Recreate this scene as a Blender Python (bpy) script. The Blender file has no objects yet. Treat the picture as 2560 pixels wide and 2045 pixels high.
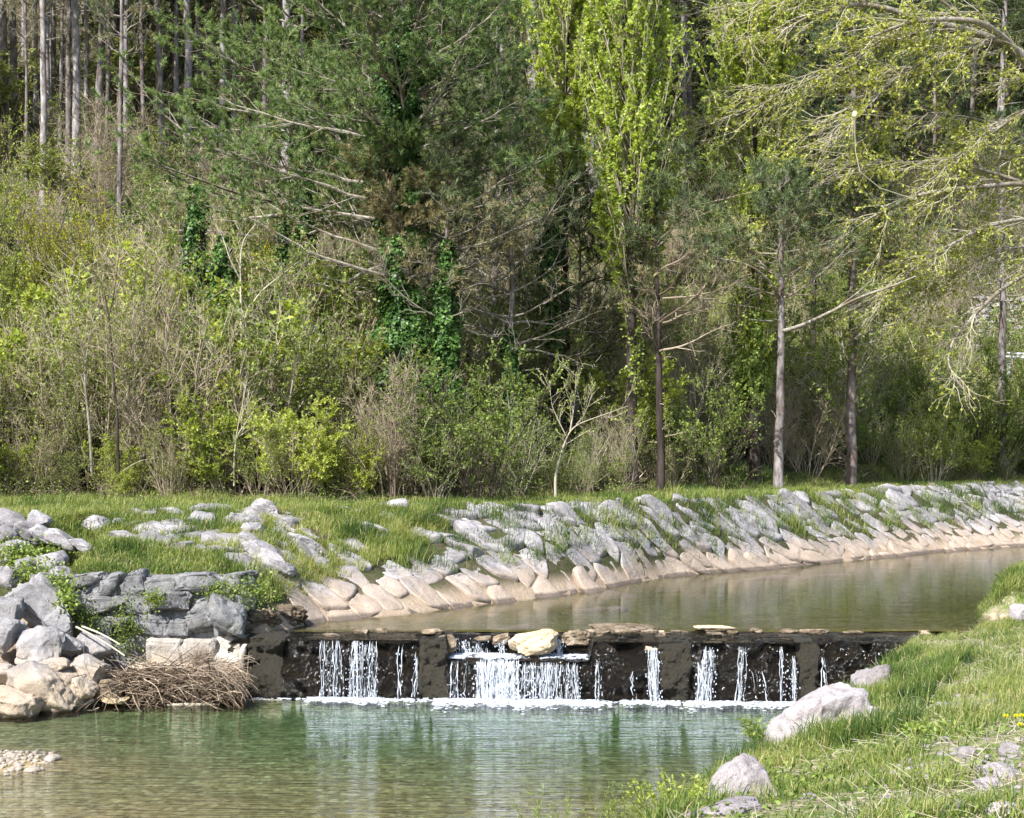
import bpy, math, random
import numpy as np
from mathutils import Vector

# ------------------------------------------------------------------ camera, world, sun, exposure
SC = bpy.context.scene
COL = SC.collection
FPX, CX, HY, HC = 3940.0, 1280.0, 1100.0, 4.55      # focal length and horizon in photo pixels, eye height in metres

cam_data = bpy.data.cameras.new('camera')
cam = bpy.data.objects.new('camera', cam_data)
COL.objects.link(cam)
cam.location = (0, 0, HC)
cam.rotation_euler = (math.radians(90), 0, 0)
cam_data.sensor_width = 36
cam_data.lens = 36 * FPX / 2560
cam_data.shift_y = (HY - 1022.5) / 2560
cam_data.clip_start = 0.1
cam_data.clip_end = 2000
SC.camera = cam

SUN = Vector((-0.40, -0.56, 0.72)).normalized()
world = bpy.data.worlds.new("World")
SC.world = world
world.use_nodes = True
wn = world.node_tree
bg = wn.nodes['Background']
sky = wn.nodes.new('ShaderNodeTexSky')
sky.sky_type = 'NISHITA'
sky.sun_disc = False
sky.sun_elevation = math.asin(SUN.z)
sky.sun_rotation = math.atan2(SUN.x, SUN.y)
sky.air_density = 1.0
sky.dust_density = 1.5
wn.links.new(sky.outputs[0], bg.inputs[0])
bg.inputs[1].default_value = 0.12
sun_data = bpy.data.lights.new('sun', 'SUN')
sun_data.energy = 5.0
sun_data.angle = math.radians(0.5)
sun_data.color = (1.0, 0.97, 0.92)
sun = bpy.data.objects.new('sun', sun_data)
COL.objects.link(sun)
sun.rotation_euler = SUN.to_track_quat('Z', 'Y').to_euler()
sun.location = (-30, -10, 60)
SC.view_settings.view_transform = 'Standard'
SC.view_settings.look = 'None'
SC.view_settings.exposure = 0.95
SC.view_settings.gamma = 1.0
SC.render.engine = 'CYCLES'
SC.cycles.max_bounces = 6
SC.cycles.diffuse_bounces = 3
SC.cycles.glossy_bounces = 3
SC.cycles.transmission_bounces = 4
SC.cycles.transparent_max_bounces = 12
SC.cycles.caustics_reflective = False
SC.cycles.caustics_refractive = False
SC.cycles.use_denoising = True

RNG = np.random.default_rng(11)

# ------------------------------------------------------------------ placing by photo pixel and depth
def at(px, py, D):
    return np.array([(px - CX) * D / FPX, D, HC - (py - HY) * D / FPX])
def onz(px, py, z):
    D = FPX * (HC - z) / (py - HY)
    return at(px, py, D)

# ------------------------------------------------------------------ noise
def _h(ix, iy, iz, seed):
    h = (ix * 374761393 + iy * 668265263 + iz * 2147483647 + seed * 1274126177) & 0xffffffff
    h = ((h ^ (h >> 13)) * 1274126177) & 0xffffffff
    h = ((h ^ (h >> 16)) * 2246822519) & 0xffffffff
    h = h ^ (h >> 15)
    return (h & 0xffff) / 32767.5 - 1.0
def vnoise(p, seed=0):
    p = np.asarray(p, float)
    i = np.floor(p).astype(np.int64)
    f = p - i
    f = f * f * (3 - 2 * f)
    r = 0
    for dx in (0, 1):
        wx = f[:, 0] if dx else 1 - f[:, 0]
        for dy in (0, 1):
            wy = f[:, 1] if dy else 1 - f[:, 1]
            for dz in (0, 1):
                wz = f[:, 2] if dz else 1 - f[:, 2]
                r = r + wx * wy * wz * _h(i[:, 0] + dx, i[:, 1] + dy, i[:, 2] + dz, seed)
    return r
def fbm(p, scale=1.0, octs=4, seed=0, gain=0.5):
    p = np.asarray(p, float) * scale
    a, r = 1.0, 0
    for o in range(octs):
        r = r + a * vnoise(p + 17.3 * o, seed + o)
        p = p * 2.03
        a *= gain
    return r

def nrm(v):
    return v / np.maximum(np.linalg.norm(v, axis=-1, keepdims=True), 1e-9)

# ------------------------------------------------------------------ mesh collecting
class Geo:
    def __init__(self):
        self.V, self.F, self.T, self.n, self.U = [], [], [], 0, []
    def add(self, v, f, tint=0.5, mat=0):
        v = np.asarray(v, float).reshape(-1, 3)
        f = np.asarray(f, np.int64)
        self.V.append(v)
        self.F.append((f + self.n, mat))
        t = np.empty(len(v)); t[:] = tint
        self.T.append(t)
        self.n += len(v)
    def build(self, name, mats, parent=None, smooth=False, loc=None):
        if not isinstance(mats, (list, tuple)):
            mats = [mats]
        V = np.concatenate(self.V)
        if loc is not None:
            V = V - np.asarray(loc)[None]
        me = bpy.data.meshes.new(name)
        me.vertices.add(len(V))
        me.vertices.foreach_set('co', V.astype(np.float32).ravel())
        idx = np.concatenate([f.ravel() for f, m in self.F]).astype(np.int32)
        sizes = np.concatenate([np.full(len(f), f.shape[1], np.int32) for f, m in self.F])
        mi = np.concatenate([np.full(len(f), m, np.int32) for f, m in self.F])
        me.loops.add(len(idx))
        me.loops.foreach_set('vertex_index', idx)
        me.polygons.add(len(sizes))
        st = np.zeros(len(sizes), np.int32)
        st[1:] = np.cumsum(sizes)[:-1]
        me.polygons.foreach_set('loop_start', st)
        for m in mats:
            me.materials.append(m)
        me.polygons.foreach_set('material_index', mi)
        me.polygons.foreach_set('use_smooth', np.full(len(sizes), smooth, bool))
        a = me.attributes.new('tint', 'FLOAT', 'POINT')
        a.data.foreach_set('value', np.concatenate(self.T).astype(np.float32))
        me.update(calc_edges=True)
        o = bpy.data.objects.new(name, me)
        COL.objects.link(o)
        if loc is not None and parent is None:
            o.location = loc
        if parent is not None:
            o.parent = parent
        return o

def tag(o, label=None, cat=None, group=None, kind=None):
    if label: o['label'] = label
    if cat: o['category'] = cat
    if group: o['group'] = group
    if kind: o['kind'] = kind
    return o
def thing(name, label, cat, loc=(0, 0, 0), group=None, rotz=0.0):
    o = bpy.data.objects.new(name, None)
    COL.objects.link(o)
    o.empty_display_size = 0.3
    o.location = loc
    o.rotation_euler = (0, 0, rotz)
    return tag(o, label, cat, group)
def dup(root, loc, rotz=0.0, scale=1.0, label=None, group=None, cat=None):
    r = root.copy(); COL.objects.link(r)
    r.location = loc; r.rotation_euler = (0, 0, rotz)
    r.scale = scale if isinstance(scale, (tuple, list)) else (scale,) * 3
    for ch in list(root.children):
        c = ch.copy(); COL.objects.link(c); c.parent = r
        for g in ch.children:
            d = g.copy(); COL.objects.link(d); d.parent = c
    return tag(r, label, cat, group)

def tubes(G, P, R, n=5, tint=0.5, mat=0, flat=None):
    P = np.asarray(P, float); R = np.asarray(R, float)
    if P.ndim == 2: P = P[None]; R = R[None]
    M, k = P.shape[:2]
    T = np.empty_like(P)
    T[:, 1:-1] = P[:, 2:] - P[:, :-2]
    T[:, 0] = P[:, 1] - P[:, 0]; T[:, -1] = P[:, -1] - P[:, -2]
    T = nrm(T)
    ref = np.where(np.abs(T[:, 0:1, 2:3]) > 0.85, np.array([1.0, 0, 0]), np.array([0, 0, 1.0]))
    ref = np.broadcast_to(ref, P.shape)
    U = nrm(np.cross(T, ref)); W = np.cross(T, U)
    a = np.arange(n) * 2 * math.pi / n
    v = P[:, :, None] + R[:, :, None, None] * (U[:, :, None] * np.cos(a)[:, None] + W[:, :, None] * np.sin(a)[:, None])
    b = (np.arange(M) * k * n)[:, None, None] + (np.arange(k - 1) * n)[None, :, None]
    j = np.arange(n)[None, None]; j2 = (j + 1) % n
    f = np.stack([b + j, b + j2, b + n + j2, b + n + j], -1).reshape(-1, 4)
    if np.ndim(tint) == 1:
        tint = np.repeat(tint, k * n)
    G.add(v.reshape(-1, 3), f, tint, mat)

def grow(s, d, L, k, wob, trop, rng, wobz=None):
    s = np.asarray(s, float); d = nrm(np.asarray(d, float))
    M = len(s)
    step = (np.broadcast_to(np.asarray(L, float), (M,)) / (k - 1))[:, None]
    P = np.empty((M, k, 3)); P[:, 0] = s
    for i in range(1, k):
        tr = trop[i] if np.ndim(trop) == 2 else trop
        d = nrm(d + wob * rng.normal(size=(M, 3)) + tr)
        P[:, i] = P[:, i - 1] + d * step
    return P
def spawn(P, R, n, t0, t1, ang, rng, jit=0.25, stretch=False):
    M, k = P.shape[:2]
    if stretch:
        t = (np.arange(n)[None] + rng.random((M, n))) / n * (t1 - t0) + t0
    else:
        t = rng.uniform(t0, t1, (M, n))
    x = t * (k - 1); i = np.minimum(x.astype(int), k - 2); f = (x - i)[..., None]
    m = np.arange(M)[:, None]
    pos = P[m, i] * (1 - f) + P[m, i + 1] * f
    T = nrm(P[m, i + 1] - P[m, i])
    rad = R[m, i] * (1 - f[..., 0]) + R[m, i + 1] * f[..., 0]
    q = rng.normal(size=T.shape); q = nrm(q - (q * T).sum(-1, keepdims=True) * T)
    a = (ang + jit * rng.normal(size=t.shape))[..., None]
    d = np.cos(a) * T + np.sin(a) * q
    return pos.reshape(-1, 3), d.reshape(-1, 3), rad.ravel(), t.ravel()
def taper(M, k, r0, r1):
    r0 = np.broadcast_to(r0, (M,)); r1 = np.broadcast_to(r1, (M,))
    w = np.linspace(0, 1, k)[None]
    return r0[:, None] * (1 - w) + r1[:, None] * w
def leaves(G, pos, d, size, asp, tint, rng, up=0.6, mat=0):
    M = len(pos)
    d = nrm(d)
    n = rng.normal(size=(M, 3)); n[:, 2] += up * 2
    side = nrm(np.cross(d, n)) * (size * asp * 0.5)[:, None]
    tip = pos + d * size[:, None]
    mid = pos + d * (size * 0.45)[:, None]
    v = np.stack([pos, mid + side, tip, mid - side], 1).reshape(-1, 3)
    f = np.arange(M * 4).reshape(-1, 4)
    G.add(v, f, np.repeat(tint, 4), mat)
def needles(G, pos, d, K, length, width, tint, rng, spread=0.75, mat=0, brush=0.16):
    M = len(pos)
    dd = nrm(d[:, None] + spread * rng.normal(size=(M, K, 3)))
    L = length * rng.uniform(0.7, 1.2, (M, K, 1))
    q = rng.normal(size=(M, K, 3)); side = nrm(np.cross(dd, q)) * width
    b = pos[:, None] + nrm(d)[:, None] * brush * rng.random((M, K, 1))
    v = np.stack([b - side * 0.5, b + side * 0.5, b + dd * L], 2).reshape(-1, 3)
    f = np.arange(M * K * 3).reshape(-1, 3)
    G.add(v, f, np.repeat(tint, K * 3), mat)
def blades(G, pos, h, w, lean, tint, rng, mat=0, wind=(0.12, 0.0)):
    """grass blades: two quads tapering to a tip"""
    M = len(pos)
    a = rng.uniform(0, 2 * math.pi, M)
    side = np.stack([np.cos(a), np.sin(a), 0 * a], 1) * (w * 0.5)[:, None]
    b = rng.uniform(0, 2 * math.pi, M)
    ln = lean * np.abs(rng.normal(size=M)) * h
    ld = np.stack([np.cos(b) * ln + wind[0] * h, np.sin(b) * ln + wind[1] * h, 0 * b], 1)
    up = np.stack([0 * h, 0 * h, h], 1)
    m = pos + up * 0.55 + ld * 0.35
    tip = pos + up * np.clip(1 - 0.35 * (ln / h), 0.4, 1)[:, None] + ld
    v = np.stack([pos - side, pos + side, m + side * 0.8, m - side * 0.8, tip], 1).reshape(-1, 3)
    o = (np.arange(M) * 5)[:, None]
    G.add(v, o + np.array([0, 1, 2, 3]), np.repeat(tint, 5), mat)
    n0 = G.n - M * 5
    G.F.append((n0 + o + np.array([3, 2, 4]), mat))

# ------------------------------------------------------------------ materials
MATS = {}
def newmat(name):
    m = bpy.data.materials.new(name); m.use_nodes = True
    nt = m.node_tree
    for n in list(nt.nodes): nt.nodes.remove(n)
    out = nt.nodes.new('ShaderNodeOutputMaterial')
    MATS[name] = m
    return m, nt, out
def N(nt, typ, **kw):
    n = nt.nodes.new(typ)
    for k, v in kw.items():
        if k == 'inp':
            for a, b in v.items(): n.inputs[a].default_value = b
        else: setattr(n, k, v)
    return n
def c4(c): return (c[0], c[1], c[2], 1.0)
def ramp(nt, fac, stops):
    r = nt.nodes.new('ShaderNodeValToRGB')
    e = r.color_ramp.elements
    while len(e) < len(stops): e.new(0.5)
    for el, (p, c) in zip(e, stops):
        el.position = p; el.color = c4(c)
    nt.links.new(fac, r.inputs[0])
    return r.outputs[0]
def mixc(nt, fac, a, b, mode='MIX'):
    n = nt.nodes.new('ShaderNodeMix'); n.data_type = 'RGBA'; n.blend_type = mode
    for s, v in ((n.inputs[0], fac), (n.inputs[6], a), (n.inputs[7], b)):
        if isinstance(v, (int, float)): s.default_value = v
        elif isinstance(v, tuple): s.default_value = c4(v)
        else: nt.links.new(v, s)
    return n.outputs[2]
def maths(nt, op, a, b=0.0, clamp=False):
    n = nt.nodes.new('ShaderNodeMath'); n.operation = op; n.use_clamp = clamp
    for s, v in ((n.inputs[0], a), (n.inputs[1], b)):
        if isinstance(v, (int, float)): s.default_value = v
        else: nt.links.new(v, s)
    return n.outputs[0]
def smooth(nt, v, lo, hi):
    n = nt.nodes.new('ShaderNodeMapRange'); n.interpolation_type = 'SMOOTHSTEP'
    nt.links.new(v, n.inputs[0])
    n.inputs[1].default_value = lo; n.inputs[2].default_value = hi
    return n.outputs[0]
def noise(nt, vec, scale, detail=4.0, rough=0.55, stretch=None):
    if stretch is not None:
        mp = nt.nodes.new('ShaderNodeMapping'); mp.inputs['Scale'].default_value = stretch
        nt.links.new(vec, mp.inputs[0]); vec = mp.outputs[0]
    n = nt.nodes.new('ShaderNodeTexNoise')
    n.inputs['Scale'].default_value = scale; n.inputs['Detail'].default_value = detail; n.inputs['Roughness'].default_value = rough
    nt.links.new(vec, n.inputs['Vector'])
    return n.outputs[0]
def bump(nt, h, strength, dist=0.05):
    b = nt.nodes.new('ShaderNodeBump'); b.inputs['Strength'].default_value = strength; b.inputs['Distance'].default_value = dist
    nt.links.new(h, b.inputs['Height'])
    return b.outputs[0]
def leafmat(name, cols, trans=0.35, rough=0.5, var=0.25, spec=0.3):
    """cols: three colours from dark to light; picked by the per-leaf tint, varied per plant"""
    m, nt, out = newmat(name)
    at_ = N(nt, 'ShaderNodeAttribute', attribute_name='tint')
    oi = N(nt, 'ShaderNodeObjectInfo')
    f = maths(nt, 'ADD', at_.outputs['Fac'], maths(nt, 'MULTIPLY', maths(nt, 'SUBTRACT', oi.outputs['Random'], 0.5), var), True)
    col = ramp(nt, f, [(i / (len(cols) - 1), c) for i, c in enumerate(cols)])
    p = N(nt, 'ShaderNodeBsdfPrincipled', inp={'Roughness': rough, 'Specular IOR Level': spec})
    nt.links.new(col, p.inputs['Base Color'])
    t = N(nt, 'ShaderNodeBsdfTranslucent')
    nt.links.new(mixc(nt, 1.0, col, (1.25, 1.15, 0.6), 'MULTIPLY'), t.inputs[0])
    mx = N(nt, 'ShaderNodeMixShader'); mx.inputs[0].default_value = trans
    nt.links.new(p.outputs[0], mx.inputs[1]); nt.links.new(t.outputs[0], mx.inputs[2])
    nt.links.new(mx.outputs[0], out.inputs[0])
    return m
def barkmat(name, a, b, c=None, scale=6.0, stretch=(1, 1, 0.15), bs=0.6, rough=0.95):
    m, nt, out = newmat(name)
    tc = N(nt, 'ShaderNodeTexCoord')
    n1 = noise(nt, tc.outputs['Object'], scale, 5, 0.65, stretch)
    col = ramp(nt, n1, [(0.32, a), (0.62, b)])
    if c is not None:
        n2 = noise(nt, tc.outputs['Object'], 1.3, 3, 0.6)
        col = mixc(nt, smooth(nt, n2, 0.45, 0.65), col, c)
    p = N(nt, 'ShaderNodeBsdfPrincipled', inp={'Roughness': rough, 'Specular IOR Level': 0.1})
    nt.links.new(col, p.inputs['Base Color'])
    nt.links.new(bump(nt, n1, bs, 0.04), p.inputs['Normal'])
    nt.links.new(p.outputs[0], out.inputs[0])
    return m

leafmat('shrub_green', [(0.07, 0.105, 0.025), (0.195, 0.27, 0.06), (0.37, 0.46, 0.12)], 0.42)
leafmat('shrub_lime', [(0.13, 0.19, 0.028), (0.33, 0.41, 0.06), (0.55, 0.62, 0.14)], 0.45)
leafmat('shrub_yellow', [(0.20, 0.22, 0.02), (0.46, 0.46, 0.03), (0.66, 0.62, 0.05)], 0.45)
leafmat('shrub_olive', [(0.09, 0.115, 0.03), (0.21, 0.26, 0.07), (0.37, 0.42, 0.13)], 0.42)
leafmat('poplar_leaf', [(0.18, 0.27, 0.035), (0.42, 0.53, 0.10), (0.66, 0.74, 0.26)], 0.45, 0.4)
leafmat('willow_leaf', [(0.19, 0.23, 0.035), (0.42, 0.47, 0.08), (0.62, 0.65, 0.16)], 0.45, 0.45)
leafmat('ivy_leaf', [(0.012, 0.036, 0.008), (0.045, 0.11, 0.022), (0.15, 0.25, 0.06)], 0.15, 0.42, 0.1, 0.3)
leafmat('pine_needle', [(0.055, 0.10, 0.035), (0.15, 0.23, 0.075), (0.31, 0.39, 0.15)], 0.3, 0.55)
leafmat('dark_needle', [(0.045, 0.07, 0.032), (0.12, 0.165, 0.07), (0.24, 0.29, 0.14)], 0.25, 0.6)
leafmat('brown_needle', [(0.13, 0.12, 0.05), (0.25, 0.22, 0.11), (0.42, 0.35, 0.20)], 0.2, 0.6)
leafmat('twig_tan', [(0.15, 0.115, 0.085), (0.30, 0.24, 0.18), (0.46, 0.385, 0.30)], 0.0, 0.9, 0.4, 0.1)
leafmat('twig_drift', [(0.05, 0.035, 0.025), (0.19, 0.14, 0.10), (0.42, 0.34, 0.26)], 0.0, 0.9, 0.0, 0.1)
leafmat('twig_pale', [(0.21, 0.18, 0.13), (0.35, 0.31, 0.23), (0.50, 0.46, 0.36)], 0.0, 0.9, 0.2, 0.1)
leafmat('twig_dark', [(0.035, 0.03, 0.025), (0.08, 0.065, 0.05), (0.15, 0.13, 0.11)], 0.0, 0.9, 0.3, 0.1)
leafmat('grass_blade', [(0.04, 0.085, 0.02), (0.13, 0.20, 0.04), (0.29, 0.345, 0.085), (0.46, 0.40, 0.22)], 0.4, 0.5, 0.0)
leafmat('litter', [(0.07, 0.05, 0.03), (0.15, 0.105, 0.06), (0.24, 0.18, 0.10)], 0.1, 0.9)
barkmat('bark_grey', (0.07, 0.06, 0.058), (0.31, 0.28, 0.27), (0.13, 0.10, 0.09), 7, (1, 1, 0.3), 1.0)
barkmat('bark_pale', (0.10, 0.085, 0.085), (0.42, 0.39, 0.385), (0.20, 0.165, 0.155), 7, (1, 1, 0.35), 1.0)
barkmat('bark_brown', (0.06, 0.045, 0.04), (0.19, 0.15, 0.13), (0.24, 0.21, 0.20))
barkmat('bark_dark', (0.02, 0.016, 0.014), (0.075, 0.06, 0.052))
barkmat('limb_grey', (0.09, 0.08, 0.065), (0.36, 0.33, 0.28), (0.16, 0.13, 0.09), 9, (1, 1, 1), 0.4)
barkmat('driftwood', (0.10, 0.07, 0.05), (0.34, 0.26, 0.19), None, 5, (1, 1, 1), 0.2)
# ------------------------------------------------------------------ rock, soil, water materials
def rockmat(name, lo, mid, hi, stain=None, scale=2.2, bs=0.7, lichen=0.0, rough=0.9, wet=None):
    m, nt, out = newmat(name)
    tc = N(nt, 'ShaderNodeTexCoord'); ge = N(nt, 'ShaderNodeNewGeometry'); oi = N(nt, 'ShaderNodeObjectInfo')
    off = N(nt, 'ShaderNodeVectorMath', operation='ADD')
    cmb = N(nt, 'ShaderNodeCombineXYZ'); nt.links.new(maths(nt, 'MULTIPLY', oi.outputs['Random'], 37.0), cmb.inputs[0])
    nt.links.new(ge.outputs['Position'], off.inputs[0]); nt.links.new(cmb.outputs[0], off.inputs[1])
    v = off.outputs[0]
    n1 = noise(nt, v, scale, 6, 0.65)
    n2 = noise(nt, v, scale * 5, 5, 0.7)
    n3 = noise(nt, v, scale * 0.5, 3, 0.5)
    n4 = noise(nt, v, scale * 19, 4, 0.75)
    base = ramp(nt, n1, [(0.28, lo), (0.5, mid), (0.72, hi)])
    var = maths(nt, 'ADD', maths(nt, 'MULTIPLY', oi.outputs['Random'], 0.45), 0.72)
    vc = N(nt, 'ShaderNodeCombineColor'); [nt.links.new(var, vc.inputs[i]) for i in range(3)]
    base = mixc(nt, 1.0, base, vc.outputs[0], 'MULTIPLY')
    base = mixc(nt, maths(nt, 'MULTIPLY', smooth(nt, n2, 0.52, 0.72), 0.45), base, tuple(x * 0.45 for x in lo))
    if lichen:
        base = mixc(nt, maths(nt, 'MULTIPLY', smooth(nt, n3, 0.5, 0.62), lichen), base, (0.10, 0.11, 0.045))
    if stain is not None:
        z0, z1, sc = stain
        sx = N(nt, 'ShaderNodeSeparateXYZ'); nt.links.new(ge.outputs['Position'], sx.inputs[0])
        zz = maths(nt, 'ADD', sx.outputs[2], maths(nt, 'MULTIPLY', maths(nt, 'SUBTRACT', n3, 0.5), 1.1))
        f = smooth(nt, zz, z1, z0)
        sc2 = ramp(nt, n1, [(0.3, tuple(x * 0.82 for x in sc)), (0.65, sc)])
        base = mixc(nt, maths(nt, 'MULTIPLY', f, 0.92), base, sc2)
    if wet is not None:
        sx = N(nt, 'ShaderNodeSeparateXYZ'); nt.links.new(ge.outputs['Position'], sx.inputs[0])
        f = smooth(nt, sx.outputs[2], wet + 0.09, wet + 0.02)
        base = mixc(nt, maths(nt, 'MULTIPLY', f, 0.75), base, (0.05, 0.035, 0.025))
    base = mixc(nt, maths(nt, 'MULTIPLY', smooth(nt, n4, 0.5, 0.62), 0.35), base, tuple(x * 0.7 for x in lo))
    base = mixc(nt, maths(nt, 'MULTIPLY', smooth(nt, n4, 0.46, 0.34), 0.22), base, tuple(min(x * 1.35, 0.8) for x in hi))
    p = N(nt, 'ShaderNodeBsdfPrincipled', inp={'Roughness': rough, 'Specular IOR Level': 0.25})
    nt.links.new(base, p.inputs['Base Color'])
    h = maths(nt, 'ADD', maths(nt, 'ADD', n1, maths(nt, 'MULTIPLY', n2, 0.5)), maths(nt, 'MULTIPLY', n4, 0.18))
    nt.links.new(bump(nt, h, bs, 0.08), p.inputs['Normal'])
    nt.links.new(p.outputs[0], out.inputs[0])
    return m
TAN = (0.44, 0.345, 0.265)
rockmat('rock_bank', (0.14, 0.127, 0.132), (0.29, 0.275, 0.28), (0.46, 0.445, 0.455), stain=(1.25, 1.95, TAN), wet=1.035)
rockmat('rock_pool', (0.14, 0.135, 0.14), (0.26, 0.25, 0.255), (0.39, 0.38, 0.39), stain=(0.35, 1.15, (0.47, 0.375, 0.275)), wet=-0.02)
rockmat('rock_wall', (0.10, 0.10, 0.105), (0.25, 0.25, 0.26), (0.42, 0.41, 0.42), lichen=0.25, scale=3.0)
rockmat('rock_near', (0.20, 0.18, 0.185), (0.35, 0.315, 0.32), (0.47, 0.43, 0.435), scale=5.0)
rockmat('gravel_cream', (0.34, 0.28, 0.22), (0.52, 0.44, 0.36), (0.62, 0.56, 0.49), scale=9.0)
rockmat('rock_tan', (0.40, 0.30, 0.18), (0.56, 0.44, 0.29), (0.66, 0.55, 0.40), scale=4.0)
rockmat('rock_footing', (0.26, 0.23, 0.20), (0.38, 0.34, 0.30), (0.48, 0.45, 0.40), scale=2.5, stain=(0.3, 0.9, (0.50, 0.40, 0.28)))
rockmat('rock_pitted', (0.04, 0.032, 0.022), (0.20, 0.15, 0.10), (0.50, 0.42, 0.32), scale=4.0)
rockmat('rock_scree', (0.20, 0.185, 0.175), (0.32, 0.30, 0.285), (0.44, 0.42, 0.40), scale=1.0)

def soilmat(name, a, b, c, green=None, scale=1.0, tanz=None):
    m, nt, out = newmat(name)
    ge = N(nt, 'ShaderNodeNewGeometry'); v = ge.outputs['Position']
    n1 = noise(nt, v, 1.6 * scale, 6, 0.7); n2 = noise(nt, v, 12 * scale, 5, 0.7); n3 = noise(nt, v, 0.45 * scale, 4, 0.6)
    base = ramp(nt, n2, [(0.3, a), (0.5, b), (0.7, c)])
    if green is not None:
        base = mixc(nt, smooth(nt, n1, 0.42, 0.60), base, green)
    base = mixc(nt, maths(nt, 'MULTIPLY', smooth(nt, n3, 0.45, 0.7), 0.4), base, tuple(x * 0.6 for x in a))
    if tanz is not None:
        sx = N(nt, 'ShaderNodeSeparateXYZ'); nt.links.new(v, sx.inputs[0])
        f = smooth(nt, sx.outputs[2], tanz[1], tanz[0])
        base = mixc(nt, maths(nt, 'MULTIPLY', f, 0.95), base, ramp(nt, n1, [(0.3, (0.34, 0.26, 0.19)), (0.6, (0.43, 0.335, 0.25))]))
    p = N(nt, 'ShaderNodeBsdfPrincipled', inp={'Roughness': 1.0, 'Specular IOR Level': 0.1})
    nt.links.new(base, p.inputs['Base Color'])
    nt.links.new(bump(nt, maths(nt, 'ADD', n1, n2), 0.8, 0.06), p.inputs['Normal'])
    nt.links.new(p.outputs[0], out.inputs[0])
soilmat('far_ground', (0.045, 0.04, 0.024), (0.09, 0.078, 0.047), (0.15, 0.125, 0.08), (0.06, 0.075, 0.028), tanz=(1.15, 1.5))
soilmat('near_ground', (0.16, 0.14, 0.085), (0.30, 0.26, 0.17), (0.46, 0.41, 0.32), (0.12, 0.16, 0.04))

# ------------------------------------------------------------------ shape of the land
WLX = [-60, -30, -14, -8.4, -6.5, -4.75, -4.6, -4.03, -2.65, -1.18, 1.34, 3.96, 8.36, 14.0, 17.2, 26, 40, 70]
WLY = [0, 14, 23.6, 25.9, 27.3, 28.0, 29.6, 30.5, 31.6, 33.3, 36.4, 40.8, 44.7, 50.5, 52.8, 60, 72, 98]
TPX = [-60, -30, -14, -9.5, -7.3, -3.3, 1.47, 5.5, 11.5, 20.1, 30, 44, 70]
TPY = [6, 19, 29.0, 33.0, 35.9, 37.2, 39.9, 43.6, 51.6, 60.5, 68, 80, 104]
TPZ = [2.9, 2.9, 2.9, 2.9, 2.9, 2.88, 2.88, 2.88, 2.86, 2.86, 2.9, 2.9, 2.9]
def ywater(x): return np.interp(x, WLX, WLY)
def ytop(x): return np.interp(x, TPX, TPY)
def ztop(x): return np.interp(x, TPX, TPZ)
def yhill(x): return np.interp(x, [-40, -10, 0, 8, 16, 30, 60], [44, 45.5, 47, 52, 60, 72, 90])
def far_z(x, y, rough=True):
    x = np.asarray(x, float); y = np.asarray(y, float)
    yw, yt, zt = ywater(x), ytop(x), ztop(x)
    zl = np.where(x < -4.7, 0.0, 1.0)
    t = (y - yw) / (yt - yw)
    z = zl + (zt - zl) * np.clip(t, 0, 1) ** 0.85
    z = np.where(t < 0, zl + np.maximum((y - yw) * 0.45, -0.75), z)
    z = np.where((x > -5.4) & (y < 28.3), -1.3, z)
    z = np.where((x > -4.2) & (y < 29.3), -1.3, z)
    # masonry wall recess left of the weir
    inw = (x > -8.5) & (x < -3.7)
    z2 = np.interp(x, [-5.5, -3.7], [2.0, 1.1])
    zw = np.where(y < 28.75, np.where((x > -4.9) & (y > 28.2), 0.8, -1.3), z2 + (zt - z2) * np.clip((y - 28.9) / (yt - 28.9), 0, 1) ** 0.8)
    wgt = np.clip(np.minimum((x + 8.7) / 0.5, (-3.7 - x) / 1.3), 0, 1)
    z = np.where(inw, z * (1 - wgt) + zw * wgt, z)
    z = np.where((x > -5.4) & (y < 28.3), -1.3, z)
    h = np.maximum(y - yhill(x), 0)
    z = z + 0.56 * h - 0.9 * (1 - np.exp(-h / 2.5))
    if rough:
        p = np.stack([x, y, 0 * x], -1).reshape(-1, 3)
        z = z + (fbm(p, 0.6, 3, 5).reshape(x.shape)) * (0.05 + 0.25 * np.clip(h / 10, 0, 1))
    return z
SHY = [-60, -30, -10, 0, 10, 13, 16.5, 20, 24, 28, 30, 31.2, 31.9, 33.2, 36, 40, 46, 60, 80]
SHX = [-50, -22, -7.5, -2.6, 0.91, 1.72, 2.8, 4.06, 5.6, 7.25, 9.1, 10.0, 10.05, 10.5, 12.6, 15.5, 20, 32, 50]
SHZ = [2.9, 2.9, 2.8, 2.65, 2.10, 1.72, 1.42, 1.20, 1.03, 0.98, 0.98, 0.95, 1.62, 1.75, 1.7, 1.9, 2.0, 2.0, 2.0]
NRY = [-60, 0, 7.5, 10, 15, 20, 25, 30, 31.2, 32, 33, 60]
NRZ = [2.9, 2.95, 2.70, 2.45, 2.08, 1.72, 1.34, 1.08, 1.05, 1.6, 1.8, 2.2]
def near_z(x, y, rough=True):
    x = np.asarray(x, float); y = np.asarray(y, float)
    xs, zs, zr = np.interp(y, SHY, SHX), np.interp(y, SHY, SHZ), np.interp(y, NRY, NRZ)
    s = x - xs
    zin = zs + (zr - zs) * np.clip(s / 2.4, 0, 1) + np.clip((s - 2.6) / 6, 0, 1) * np.maximum(2.95 - zr, 0)
    z = np.where(s < 0, zs + s * (0.95 + 0.2 * np.clip(-s, 0, 1)), zin)
    z = np.maximum(z, -1.4)
    if rough:
        p = np.stack([x, y, 0 * x], -1).reshape(-1, 3)
        z = z + fbm(p, 0.9, 4, 9).reshape(x.shape) * 0.05
    return z
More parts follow.
